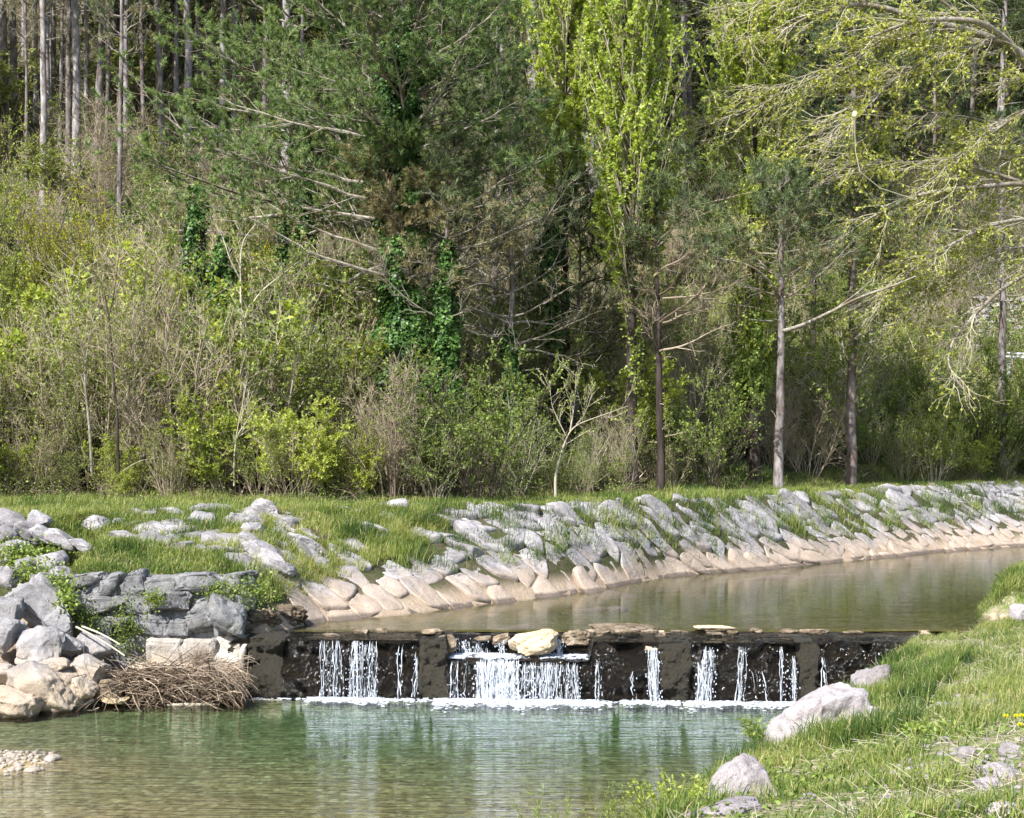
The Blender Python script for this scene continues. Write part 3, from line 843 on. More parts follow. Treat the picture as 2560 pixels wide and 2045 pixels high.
pxrock('flat grey stone lying on top of the biggest tan boulder', 130, 1662, 78, 34, 26.8, 'rock_pool', 311, R_(5))
pxrock('pale wedge of rock beside the biggest tan boulder at the waterline', 206, 1728, 82, 56, 26.7, 'rock_pool', 312, R_(30))
pxrock('brown shaded boulder at the left foot of the brushwood pile', 268, 1730, 72, 56, 27.0, 'rock_pitted', 313, R_(10))
pxrock('thin tan stone awash at the foot of the brushwood pile', 280, 1752, 78, 20, 26.9, 'rock_tan', 314, 0)
pxrock('small tan stone at the waterline between two larger boulders', 186, 1757, 40, 30, 26.6, 'rock_pool', 315, 0)
pxrock('triangular dark grey boulder at the right end of the stone wall', 572, 1540, 128, 92, 28.1, 'rock_wall', 316, R_(35), 0.8)
pxrock('small knobbly grey rock above the triangular boulder', 606, 1506, 62, 56, 28.5, 'rock_wall', 317, R_(10))
pxrock('brown pitted rock at the water edge where the weir meets the bank', 648, 1556, 100, 58, 28.9, 'rock_pitted', 318, R_(-8), rough=0.16)
pxrock('darker pitted rock at the left end of the weir crest', 720, 1545, 90, 60, 29.8, 'rock_pitted', 319, R_(5), rough=0.16)
pxrock('small pitted rock between the wall boulder and the weir crest', 600, 1570, 60, 34, 28.3, 'rock_pitted', 320, 0, rough=0.15)
far_left = [(20, 1300, 90, 40), (60, 1330, 80, 36), (12, 1345, 60, 40), (110, 1335, 70, 34), (155, 1352, 90, 30), (48, 1368, 60, 30), (88, 1300, 60, 30), (20, 1385, 60, 50), (118, 1414, 74, 74), (20, 1445, 70, 50), (60, 1420, 60, 46), (150, 1450, 60, 50), (200, 1366, 60, 22)]
for k, (px, py, w, h) in enumerate(far_left):
    D = np.interp(py, [1290, 1450], [32.0, 28.9])
    pxrock('grey slab in creeper above the boulders, %s in the left bank' % ['at the left edge', 'high middle', 'second high', 'upper right', 'rightmost upper', 'middle', 'uppermost', 'mid left', 'central tilted', 'lowest left', 'low middle', 'lowest right', 'farthest right'][k], px, py, w * 1.15, h * 1.2, D, 'rock_bank', 330 + k, R_(24), 0.7, 3, 'bank_stone', 'rock', 'grey slabs of the left bank')
MEAD = []
for k, (px, py, w, h, t, lb) in enumerate([
        (232, 1312, 76, 34, 12, 'bright white-grey rock sunk in the meadow, left of the pair'), (294, 1313, 48, 28, 0, 'small bright rock sunk in the meadow, right of the pair'),
        (360, 1288, 66, 14, -10, 'thin grey rock almost hidden in meadow grass'), (512, 1306, 84, 42, 5, 'broad pale rock forming the left of the big meadow outcrop'),
        (592, 1302, 88, 42, 5, 'broad pale rock forming the middle of the big meadow outcrop'), (520, 1277, 110, 30, 0, 'low brownish rock ledge behind the meadow outcrop'),
        (655, 1280, 84, 46, 24, 'grey rock at the upper right of the meadow outcrop'), (640, 1312, 56, 30, 18, 'small broken rock right of the meadow outcrop'),
        (632, 1330, 62, 34, 10, 'pale rock just under the meadow outcrop'), (622, 1352, 70, 30, 20, 'pale slab second below the meadow outcrop'),
        (660, 1392, 150, 44, 33, 'long pale slab lying in grass above the wall boulders'), (700, 1425, 80, 34, 30, 'mottled slab at the lower end of the long pale slab'),
        (760, 1365, 100, 36, 28, 'narrow pale slab left of the steep white slab')]):
    D = hit_far(px, py + h * 0.3)[1]; h = h * 1.35; MEAD.append((hit_far(px, py)[0], D, w * D / FPX * 0.5))
    pxrock(lb, px, py, w, h, D, 'rock_bank', 360 + k, R_(t), 0.7, 4, 'meadow_rock', 'rock')

# masonry wall left of the weir
def wall():
    t = thing('stone_wall', 'old dark grey masonry wall of rough blocks left of the weir', 'wall', (-6.9, 28.7, 0))
    rng = np.random.default_rng(8)
    G = Geo()
    z = 0.98
    for rh in (0.40, 0.36, 0.38):
        x = -8.55 + rng.uniform(0, 0.2)
        while x < -5.25 - (z - 0.98) * 0.1:
            w = rng.uniform(0.30, 0.85)
            h = rh * rng.uniform(0.8, 1.25)
            p, f = rockshape(int(rng.integers(1e6)), (w * 1.1, 0.5, h * 1.12), 4, box_=1.15, cuts=4, rough=0.10, deep=0.14)
            p = roty(p, rng.normal() * 0.13) + np.array([x + w / 2 + 6.9, rng.normal() * 0.05 + (z - 1) * 0.12 - 0.02, z + rh / 2 + rng.normal() * 0.035])
            G.add(p, f); x += w * 0.93
        z += rh
    G.build('masonry', MATS['rock_wall'], t, True)
    G = Geo()
    for a, b in ((-8.8, -5.2),):
        xs = np.linspace(a + 6.9, b + 6.9, 90); zs = np.linspace(-0.5, 2.1, 50)
        X, Z = np.meshgrid(xs, zs)
        Y = -0.07 + 0.07 * fbm(np.stack([X, X * 0, Z], -1).reshape(-1, 3), 6, 4, 3).reshape(X.shape) + (Z - 1) * 0.1
        i = np.arange(89)[None] + (np.arange(49) * 90)[:, None]
        G.add(np.stack([X, Y, Z], -1), np.stack([i, i + 1, i + 91, i + 90], -1).reshape(-1, 4))
    G.build('mortar', MATS['rock_wall'], t, True)
wall()
for k, (px0, px1, py0, py1, lb) in enumerate([(372, 462, 1597, 1664, 'tan footing block under the wall, left of the three'), (462, 540, 1600, 1672, 'tan footing block under the wall, middle of the three'), (538, 612, 1596, 1660, 'tan footing block touching the end of the weir')]):
    pxrock(lb, (px0 + px1) / 2, (py0 + py1) / 2 + 6, (px1 - px0) * 1.1, (py1 - py0) * 1.35, 28.1, 'rock_footing', 390 + k, 0, 0.75, 4, 'footing_block', 'block', box_=1.2, cuts=1, deep=0.05)
pxrock('long low tan ledge behind the brushwood pile', 470, 1680, 280, 50, 28.0, 'rock_footing', 395, 0, 0.9, 4, 'footing_ledge', 'ledge', box_=1.2, cuts=1)

# stones on the weir
pxrock('angular tan boulder stuck in the notch of the weir', 1334, 1608, 122, 64, 28.0, 'rock_tan', 401, R_(-10), 0.6, 4, cuts=10, deep=0.1)
pxrock('dark mossy rock in the weir notch, right of the tan boulder', 1440, 1600, 74, 44, 28.5, 'rock_pitted', 402, 0, 0.5, rough=0.14)
pxrock('dark mossy rounded stone at the left corner of the notch', 1120, 1612, 56, 50, 28.1, 'rock_pitted', 403, 0, 0.5)
pxrock('upright dark wedge of rock left of the tan boulder', 1255, 1600, 32, 52, 28.4, 'rock_pitted', 404, R_(70), 0.4)
pxrock('flat olive mossy rock on the crest right of the notch', 1560, 1575, 180, 22, 29.3, 'rock_pitted', 405, 0, 0.9)
pxrock('low mossy rock hump on the crest behind the notch corner', 1490, 1582, 74, 20, 29.0, 'rock_pitted', 406, 0, 0.5)
pxrock('long flat tan rock just breaking the river surface behind the crest', 1786, 1571, 104, 14, 29.4, 'rock_tan', 407, 0, 0.35)
pxrock('small flat dark rock on the crest near the right bank', 2135, 1582, 50, 9, 29.0, 'rock_pitted', 408, 0, 0.3)
for k, px in enumerate((1478, 1582, 1690, 1655, 720, 748)):
    pxrock('tiny pale pebble on the weir crest, %s' % ['at the right corner of the notch', 'second right of the notch', 'beside the wide mossy pier', 'above the bright white fall', 'on the left stretch', 'right one of the left stretch'][k], px, (1578, 1575, 1590, 1580, 1585, 1590)[k], 16, 8, 29.0, 'rock_tan', 420 + k, 0, 0.1, 2, 'pebble', 'pebble', 'pebbles on the weir crest')

rcs = np.random.default_rng(14)
for k in range(22):
    px = 690 + k * 64 + rcs.uniform(-24, 24)
    if 1240 < px < 1420: continue
    pxrock('low dark wet stone on the weir crest, %s from the left end' % ordn(k + 1), px, rcs.uniform(1577, 1597), rcs.uniform(22, 74), rcs.uniform(10, 17), rcs.uniform(28.3, 29.4), 'rock_pitted', 700 + k, 0, rcs.uniform(0.2, 0.5), 3, 'crest_stone', 'rock', 'stones on the weir crest', rough=0.12)
# the little promontory at the right edge and stones by it
for k, (px, py, w, h, D, lb, mt) in enumerate([
        (2486, 1546, 26, 26, 31.0, 'round cream stone at the foot of the right grassy hump', 'rock_tan'), (2512, 1548, 26, 20, 31.1, 'cream stone beside the round one under the grassy hump', 'rock_tan'),
        (2508, 1567, 38, 18, 30.4, 'flat cream stone awash in front of the grassy hump', 'rock_tan'), (2548, 1536, 40, 40, 30.9, 'blue-grey rock under the grassy hump at the right edge', 'rock_near'),
        (2312, 1585, 34, 14, 29.4, 'flat tan stone in shallow water at the end of the weir', 'rock_tan'), (2388, 1582, 24, 10, 29.7, 'small tan stone in the shallows between grass tips', 'rock_tan'), (2350, 1600, 34, 12, 28.8, 'flat whitish stone among grass at the water edge', 'rock_near')]):
    pxrock(lb, px, py, w, h * 1.3, D, mt, 440 + k, 0, None, 3, 'shore_stone', 'rock')

# near bank boulders
NEAR_ROCKS = []
def nearrock(lb, px, py, wp, hp, seed, tilt=0, mat='rock_near', dpt=None, yaw=0.0, name='boulder', cat='boulder', sub=4, up=0.0, group=None, **kw):
    p = hit_near(px, py); D = p[1]
    w, h = wp * D / FPX, hp * D / FPX
    NEAR_ROCKS.append((p[0], D, w * 0.5))
    return rock(name, lb, (p[0], D + 0.1, p[2] + up), (w, dpt or w * 0.7, h), mat, seed, tilt, yaw, 0, sub, cat, group, **kw)
nearrock('pale pinkish boulder standing in grass at the bottom edge of the photo', 1848, 2002, 190, 165, 451, R_(-30), deep=0.08, box_=0.75, up=0.0)
nearrock('low white rock partly hidden at the very bottom edge', 1815, 2042, 190, 60, 452, R_(-8))
nearrock('largest near bank boulder, pinkish white and sloping to the pool', 2062, 1835, 300, 175, 453, R_(-34), deep=0.08, up=0.05)
nearrock('upper lobe of pinkish rock just above the largest near bank boulder', 2130, 1778, 150, 80, 454, R_(-10))
nearrock('grey white boulder in grass near the right end of the weir', 2182, 1714, 110, 80, 455, R_(-25), up=0.05)
nearrock('small white stone in leaves between the two near boulders', 1768, 1925, 30, 22, 456)
rg = np.random.default_rng(77)
# ------------------------------------------------------------------ falling water and foam
def whitewater():
    m, nt, out = newmat('white_water')
    p = N(nt, 'ShaderNodeBsdfPrincipled', inp={'Base Color': (0.82, 0.86, 0.93, 1), 'Roughness': 0.18, 'Specular IOR Level': 0.8})
    t = N(nt, 'ShaderNodeBsdfTranslucent'); t.inputs[0].default_value = (0.85, 0.9, 0.97, 1)
    at_ = N(nt, 'ShaderNodeAttribute', attribute_name='tint')
    tr = N(nt, 'ShaderNodeBsdfTransparent')
    mx = N(nt, 'ShaderNodeMixShader'); mx.inputs[0].default_value = 0.35
    nt.links.new(p.outputs[0], mx.inputs[1]); nt.links.new(t.outputs[0], mx.inputs[2])
    m2 = N(nt, 'ShaderNodeMixShader'); nt.links.new(at_.outputs['Fac'], m2.inputs[0])
    nt.links.new(tr.outputs[0], m2.inputs[1]); nt.links.new(mx.outputs[0], m2.inputs[2])
    nt.links.new(m2.outputs[0], out.inputs[0])
whitewater()
def streakmat(name, sc_, stretch, lo, hi):
    m, nt, out = newmat(name)
    p = N(nt, 'ShaderNodeBsdfPrincipled', inp={'Base Color': (0.82, 0.87, 0.95, 1), 'Roughness': 0.3})
    at_ = N(nt, 'ShaderNodeAttribute', attribute_name='tint'); ge = N(nt, 'ShaderNodeNewGeometry')
    n1 = noise(nt, ge.outputs['Position'], sc_, 4, 0.7, stretch)
    a = maths(nt, 'MULTIPLY', smooth(nt, maths(nt, 'ADD', n1, maths(nt, 'MULTIPLY', maths(nt, 'SUBTRACT', at_.outputs['Fac'], 0.6), 0.35)), lo, hi), maths(nt, 'MINIMUM', maths(nt, 'MULTIPLY', at_.outputs['Fac'], 1.6), 0.92))
    nt.links.new(bump(nt, n1, 0.6, 0.03), p.inputs['Normal'])
    t = N(nt, 'ShaderNodeBsdfTranslucent'); t.inputs[0].default_value = (0.85, 0.9, 0.97, 1)
    mx = N(nt, 'ShaderNodeMixShader'); mx.inputs[0].default_value = 0.3
    nt.links.new(p.outputs[0], mx.inputs[1]); nt.links.new(t.outputs[0], mx.inputs[2])
    tr = N(nt, 'ShaderNodeBsdfTransparent'); m2 = N(nt, 'ShaderNodeMixShader')
    nt.links.new(a, m2.inputs[0]); nt.links.new(tr.outputs[0], m2.inputs[1]); nt.links.new(mx.outputs[0], m2.inputs[2]); nt.links.new(m2.outputs[0], out.inputs[0])
streakmat('water_sheet', 17, (2.4, 1, 0.22), 0.49, 0.74)
streakmat('foam_sheet', 10, (0.8, 1.7, 1), 0.46, 0.70)
rw = np.random.default_rng(31)
def cascade(label, px0, px1, ztop_, dens, lean=0.0, ztaper=0.0, back=0.0, zb=0.0, big=1.0, D=27.6):
    """a fall of water: broken strands of varied width hanging from the lip, spray between them"""
    x0, x1 = xw(px0, D), xw(px1, D)
    w = x1 - x0
    G = Geo()
    nst = max(3, int(w * 26 * dens))
    xs = rw.uniform(x0, x1, nst)
    cen = rw.uniform(x0, x1, max(1, int(w * 5)))
    pull = cen[np.argmin(np.abs(xs[:, None] - cen[None]), 1)]
    xs = xs + (pull - xs) * rw.uniform(0, 0.7, nst)
    k = 12
    u = np.linspace(0, 1, k)[None]
    zt = ztop_ + 0.01 - ztaper * rw.random(nst)
    hgt = zt - zb
    X = xs[:, None] + lean * u ** 1.2 * hgt[:, None] + np.cumsum(rw.normal(size=(nst, k)) * 0.010, 1)
    Z = zt[:, None] - hgt[:, None] * u
    Y = yweir(X) + back - 0.06 - 0.09 * ms_at(X) - (0.10 + 0.14 * rw.random((nst, 1))) * u ** 0.6 + rw.normal(size=(nst, k)) * 0.012
    P = np.stack([X, Y, Z], -1)
    R = (0.0055 * big * rw.uniform(0.4, 1.9, (nst, 1))) * (0.55 + 0.9 * rw.random((nst, k)) ** 2)
    # break strands into pieces of differing length
    keep = []
    for m in range(nst):
        a = 0
        while a < k - 2:
            b = min(k - 1, a + int(rw.integers(2, 7)))
            if rw.random() < 0.5 + 0.45 * dens: keep.append((m, a, b))
            a = b + (0 if rw.random() < 0.65 else 1)
    for m, a, b in keep:
        R_k = R[m, a:b + 1].copy(); R_k[0] *= 0.3; R_k[-1] *= 0.3
        tubes(G, P[m, a:b + 1], R_k, 5, rw.uniform(0.45, 1.0))
    # droplets and lumps of spray
    nd = int(w * hgt.mean() * 260 * dens)
    if nd:
        c = np.stack([rw.uniform(x0 - 0.02, x1 + 0.02, nd), np.zeros(nd), zb + (ztop_ - zb) * rw.random(nd) ** 1.5], 1)
        c[:, 0] += lean * (ztop_ - c[:, 2])
        c[:, 1] = yweir(c[:, 0]) + back - 0.16 - 0.2 * rw.random(nd)
        v, f = ICO[1]
        s = rw.uniform(0.003, 0.011, (nd, 1, 1)) * np.array([1, 1, 1.9]) * big
        G.add((c[:, None] + v[None] * s).reshape(-1, 3), (f[None] + (np.arange(nd) * len(v))[:, None, None]).reshape(-1, 3), np.repeat(rw.uniform(0.5, 1, nd), len(v)))
    # translucent sheet between the strands
    nx_, nz_ = max(4, int(w / 0.02)), 22
    U, Vv = np.meshgrid(np.linspace(0, 1, nx_), np.linspace(0, 1, nz_))
    zt2 = ztop_ - ztaper * 0.5 * (0.5 + 0.5 * np.sin(U * 9 + px0))
    Z2 = zt2 + 0.012 - (zt2 - zb) * Vv
    X2 = x0 - 0.01 + (w + 0.02) * U + lean * Vv ** 1.2 * (ztop_ - zb) + (U - 0.5) * 0.05 * Vv
    Y2 = yweir(X2) + back - 0.05 - 0.09 * ms_at(X2.ravel()).reshape(X2.shape) - 0.13 * Vv ** 0.6 + 0.02 * fbm(np.stack([X2 * 4, 0 * X2, Z2], -1).reshape(-1, 3), 3, 2, 5).reshape(X2.shape)
    ed = np.clip(np.minimum(U, 1 - U) * nx_ / 3.0, 0, 1) * np.clip(Vv * 6 + 0.35, 0, 1)
    i = np.arange(nx_ - 1)[None] + (np.arange(nz_ - 1) * nx_)[:, None]
    G.add(np.stack([X2, Y2, Z2], -1), np.stack([i, i + 1, i + nx_ + 1, i + nx_], -1).reshape(-1, 4), (ed * min(1.0, 0.30 + 0.34 * dens)).ravel(), 1)
    o = G.build('cascade', [MATS['white_water'], MATS['water_sheet']], smooth=True)
    return tag(o, label, 'waterfall')
def ms_at(x): return mossy(np.asarray(x))
cascade('broad cascade nearest the left end, its left half of thin broken threads', 796, 862, 1.0, 0.75)
cascade('dense white cascade second from the left end of the weir', 868, 946, 1.0, 1.1)
cascade('thin thread of water just right of the broad left cascades', 990, 1006, 0.98, 0.8, ztaper=0.3)
cascade('short thin fall hugging the left side of the mossy pier by the notch', 1034, 1050, 0.97, 1.0, -0.03, 0.3)
cascade('thin fall at the left edge of the weir notch', 1128, 1146, 0.66, 1.1)
cascade('faint threads of water in the left part of the notch', 1150, 1182, 0.66, 0.4)
cascade('widest thick white cascade in the middle of the notch', 1186, 1300, 0.70, 1.9, big=1.25)
cascade('beaded curtain of water filling the right half of the notch', 1300, 1450, 0.65, 1.15)
cascade('white water tumbling down the step at the left of the notch', 1128, 1215, 0.98, 0.9, 0.28, 0.15, back=0.85, zb=0.66)
cascade('small spout between the dark wedge and the left corner of the notch', 1238, 1262, 0.98, 1.3, 0.05, back=0.8, zb=0.66)
cascade('little fall pouring down right of the tan boulder', 1385, 1412, 0.97, 1.5, 0.08, back=0.75, zb=0.66)
cascade('narrow fall just right of the notch', 1486, 1502, 0.72, 1.2, ztaper=0.1)
cascade('barely visible drip on dark rock between two narrow falls', 1576, 1588, 0.6, 0.35, ztaper=0.2)
cascade('bright white fall under a small brown stone, left of the wide mossy pier', 1614, 1648, 0.94, 1.7, 0.0)
cascade('twin white cascade spreading out right of the wide mossy pier', 1752, 1790, 0.97, 1.5, -0.10, 0.1)
cascade('left foot of the twin white cascade', 1732, 1758, 0.72, 1.2, -0.04, 0.15)
cascade('slender leaning fall in the middle of the right half', 1840, 1860, 0.95, 1.5, -0.07)
cascade('scattered drips over dark rock right of the slender leaning fall', 1866, 1906, 0.62, 0.45, ztaper=0.25)
cascade('straight narrow fall, left one of the right hand pair', 1941, 1955, 0.96, 1.5)
cascade('straight narrow fall, right one of the right hand pair', 1964, 1984, 0.80, 1.6)
cascade('thread of water on the far side of the last mossy pier', 2044, 2054, 0.78, 1.2)
cascade('tiny trickle next to grass where the weir meets the near bank', 2172, 2182, 0.96, 0.9, ztaper=0.2)
pxrock('small brown stone on the lip above a bright white fall', 1628, 1621, 40, 14, 27.55, 'rock_tan', 480, 0, 0.2, 3, 'lip_stone', 'rock')

def foam():
    G = Geo(); v, f = ICO[1]
    spans = [(780, 960, 1.0), (985, 1060, 0.5), (1100, 1480, 1.6), (1480, 1510, 0.6), (1560, 1680, 0.9), (1715, 1800, 1.3), (1800, 1925, 0.9), (1930, 2000, 1.0), (2036, 2060, 0.5)]
    cs = []
    for a, b, q in spans:
        x0, x1 = xw(a - 14), xw(b + 14)
        n = int((x1 - x0) * 300 * q)
        x = rw.uniform(x0, x1, n)
        dy = np.abs(rw.normal(size=n)) * (0.10 + 0.22 * q * (0.5 + 0.5 * np.sin(x * 9) * np.sin(x * 4.3 + 1))) + 0.06
        cs.append(np.stack([x, yweir(x) - 0.12 - dy, 0.0 + 0.05 * rw.random(n) * np.exp(-dy * 3)], 1))
    n = 380                                          # thin line of froth along the whole foot
    x = rw.uniform(-4.6, 5.6, n); cs.append(np.stack([x, yweir(x) - 0.16 - 0.08 * np.abs(rw.normal(size=n)), 0.004 + 0 * x], 1))
    n = 900                                          # upper step in the notch
    x = rw.uniform(NX0 + 0.05, NX1 - 0.05, n); cs.append(np.stack([x, yweir(x) + 0.72 - 0.5 * rw.random(n) ** 2, 0.675 + 0.03 * rw.random(n)], 1))
    n = 1300
    x = rw.normal(size=n) * 0.28 + xw(1190); cs.append(np.stack([x, yweir(x) + 0.1 + 0.6 * rw.random(n), 0.68 + 0.04 * rw.random(n)], 1))
    c = np.concatenate(cs); n = len(c)
    s = rw.uniform(0.006, 0.026, (n, 1, 1)) * np.array([1.8, 1.5, 0.45])
    G.add((c[:, None] + v[None] * s).reshape(-1, 3), (f[None] + (np.arange(n) * len(v))[:, None, None]).reshape(-1, 3), np.repeat(rw.uniform(0.35, 0.95, n), len(v)))
    # lacy sheet of froth drifting off the foot
    xs_ = np.arange(-4.6, 5.9, 0.04); ks = np.linspace(0, 1, 22)
    act = np.zeros_like(xs_)
    for a, b, q in spans: act = np.maximum(act, q * np.clip(np.minimum(xs_ - xw(a - 20), xw(b + 20) - xs_) / 0.18, 0, 1))
    act = np.clip(act, 0.12, 1.6)
    K, X2 = np.meshgrid(ks, xs_, indexing='ij')
    Y2 = yweir(X2) - 0.08 - K * (0.25 + 0.75 * act[None])
    T2 = np.clip(1.05 - K * 1.05, 0, 1) * np.clip(act[None], 0.2, 1) * np.clip(np.minimum(X2 + 4.6, 5.85 - X2) * 4, 0, 1)
    nx_ = len(xs_); i = np.arange(nx_ - 1)[None] + (np.arange(21) * nx_)[:, None]
    G.add(np.stack([X2, Y2, 0.006 + 0.02 * np.exp(-K * 5)], -1), np.stack([i, i + 1, i + nx_ + 1, i + nx_], -1).reshape(-1, 4), T2.ravel(), 1)
    tag(G.build('foam', [MATS['white_water'], MATS['foam_sheet']], smooth=True), 'white foam along the foot of the weir and in its notch', kind='stuff')
foam()

# ------------------------------------------------------------------ brushwood heap, sticks, floating log
def brushwood():
    t = thing('brushwood_pile', 'tangled heap of dry sticks and reeds washed up against the weir end', 'brushwood', (-5.9, 27.5, 0))
    r = np.random.default_rng(3)
    G = Geo()
    n = 950
    x = r.uniform(-7.1, -4.75, n); u = (x + 7.1) / 2.35
    hmax = np.interp(u, [0, 0.15, 0.4, 0.7, 0.9, 1], [0.30, 0.48, 0.52, 0.56, 0.50, 0.26]) * r.uniform(0.75, 1.2, n)
    h = hmax * np.sqrt(r.random(n))
    y = 27.45 + (0.45 - h) * -0.5 + r.normal(size=n) * 0.22
    a = r.normal(size=n) * 0.8 + np.where(r.random(n) < 0.5, 0.05, math.pi)
    d = np.stack([np.cos(a), np.sin(a) * 0.7, r.normal(size=n) * 0.38 + 0.08], 1)
    P = grow(np.stack([x - 5.9 * 0, y, h], 1), d, r.uniform(0.35, 1.15, n), 8, 0.09, np.array([0.02, -0.03, -0.07]), r)
    P[..., 0] = np.clip(P[..., 0], -7.6, -4.6); P[..., 2] = np.maximum(P[..., 2], -0.03)
    P -= np.array([-5.9, 27.5, 0])
    tubes(G, P, taper(n, 8, r.uniform(0.004, 0.012, n) * (1 + 1.4 * (r.random(n) < 0.07)), 0.003), 4, r.uniform(0.0, 1.0, n) ** 1.3)
    # reeds fanning over the right end
    n = 260
    s = np.stack([r.uniform(-5.7, -4.85, n), 27.35 + 0.15 * r.normal(size=n), r.uniform(0.35, 0.66, n)], 1) - np.array([-5.9, 27.5, 0])
    d = np.stack([r.uniform(0.1, 1.1, n), -0.6 * r.random(n), r.uniform(-0.2, 0.6, n)], 1)
    P = grow(s, d, r.uniform(0.35, 0.7, n), 9, 0.03, np.array([0.03, -0.02, -0.17]), r)
    tubes(G, P, taper(n, 9, r.uniform(0.005, 0.009, n), 0.002), 4, r.uniform(0.35, 1.0, n))
    G.build('sticks', MATS['twig_drift'], t)
    # matted litter inside
    G = Geo(); n = 9000
    x = r.uniform(-7.0, -4.75, n); u = (x + 7.0) / 2.25
    hh = np.interp(u, [0, 0.15, 0.6, 1], [0.22, 0.5, 0.52, 0.30]) * r.random(n) ** 0.7
    p = np.stack([x, 27.62 - 0.25 * r.random(n) + 0.15 * r.normal(size=n), hh], 1) - np.array([-5.9, 27.5, 0])
    leaves(G, p, r.normal(size=(n, 3)) * np.array([1, 1, 0.4]), r.uniform(0.05, 0.13, n), 0.3, r.random(n), r)
    G.build('litter', MATS['litter'], t)
    # upright reddish root tuft
    G = Geo(); n = 150
    s = np.tile(at(500, 1655, 27.7) - np.array([-5.9, 27.5, 0]), (n, 1)) + r.normal(size=(n, 3)) * np.array([0.10, 0.06, 0.02])
    P = grow(s, np.stack([r.normal(size=n) * 0.5, r.normal(size=n) * 0.3, np.ones(n)], 1), r.uniform(0.15, 0.34, n), 5, 0.15, np.array([0, 0, 0.0]), r)
    tubes(G, P, taper(n, 5, 0.006, 0.002), 4, r.uniform(0.4, 0.8, n))
    tag(G.build('root_tuft', MATS['twig_tan'], t), 'upright tuft of fine reddish roots')
    for k, (a, b) in enumerate(((at(190, 1567, 27.8), at(312, 1640, 27.3)), (at(205, 1566, 27.9), at(300, 1612, 27.4)))):
        G = Geo(); w = np.linspace(0, 1, 7)[:, None]
        P = a * (1 - w) + b * w - np.array([-5.9, 27.5, 0]); P[:, 2] += 0.03 * np.sin(w[:, 0] * 3)
        tubes(G, P, np.linspace(0.018, 0.012, 7), 6, 0.95)
        G.build('long_stick', MATS['twig_pale'], t)
brushwood()
G = Geo(); w = np.linspace(0, 1, 9)[:, None]
P = at(414, 1745, 27.0) * (1 - w) + at(548, 1743, 27.05) * w; P[:, 2] = 0.012
P = P + fbm(P, 3, 2, 2)[:, None] * np.array([0, 0.01, 0])
tubes(G, P, np.array([0.008, 0.024, 0.028, 0.03, 0.03, 0.03, 0.026, 0.022, 0.008]), 8, 0.9)
tag(G.build('floating_log', MATS['twig_pale'], smooth=True), 'thin greenish pale log floating in front of the brushwood', 'log')
G = Geo(); w = np.linspace(0, 1, 9)[:, None]
P = at(628, 1738, 27.55) * (1 - w) + at(705, 1740, 27.5) * w; P[:, 2] = 0.01
tubes(G, P, np.full(9, 0.009), 6, 0.7)
tag(G.build('floating_reed', MATS['twig_pale'], smooth=True), 'thin pale reed floating at the foot of the mossy weir end', 'reed')

# white pebbles of the gravel bar in the lower left
G = Geo(); v, f = ICO[2]; r = np.random.default_rng(12); n = 700
g = r.normal(size=(n, 2)) * np.array([0.75, 0.48]) + np.array([-7.75, 22.2])
g = g[g[:, 0] < -6.45]; n = len(g)
z = pool_bed(g[:, 0], g[:, 1])
s = (r.uniform(0.015, 0.06, (n, 1, 1)) * (1 + (r.random((n, 1, 1)) < 0.06) * 1.3)) * r.uniform(0.7, 1.2, (n, 1, 3)) * np.array([1, 1, 0.65])
vv = v[None] * (1 + 0.18 * fbm(v * 2, 1, 2, 3))[None, :, None]
G.add((np.concatenate([g, z[:, None]], 1)[:, None] + vv * s).reshape(-1, 3), (f[None] + (np.arange(n) * len(v))[:, None, None]).reshape(-1, 3))
tag(G.build('gravel', MATS['gravel_cream'], smooth=True), 'white and cream gravel bar rising from the pool in the lower left', kind='stuff')
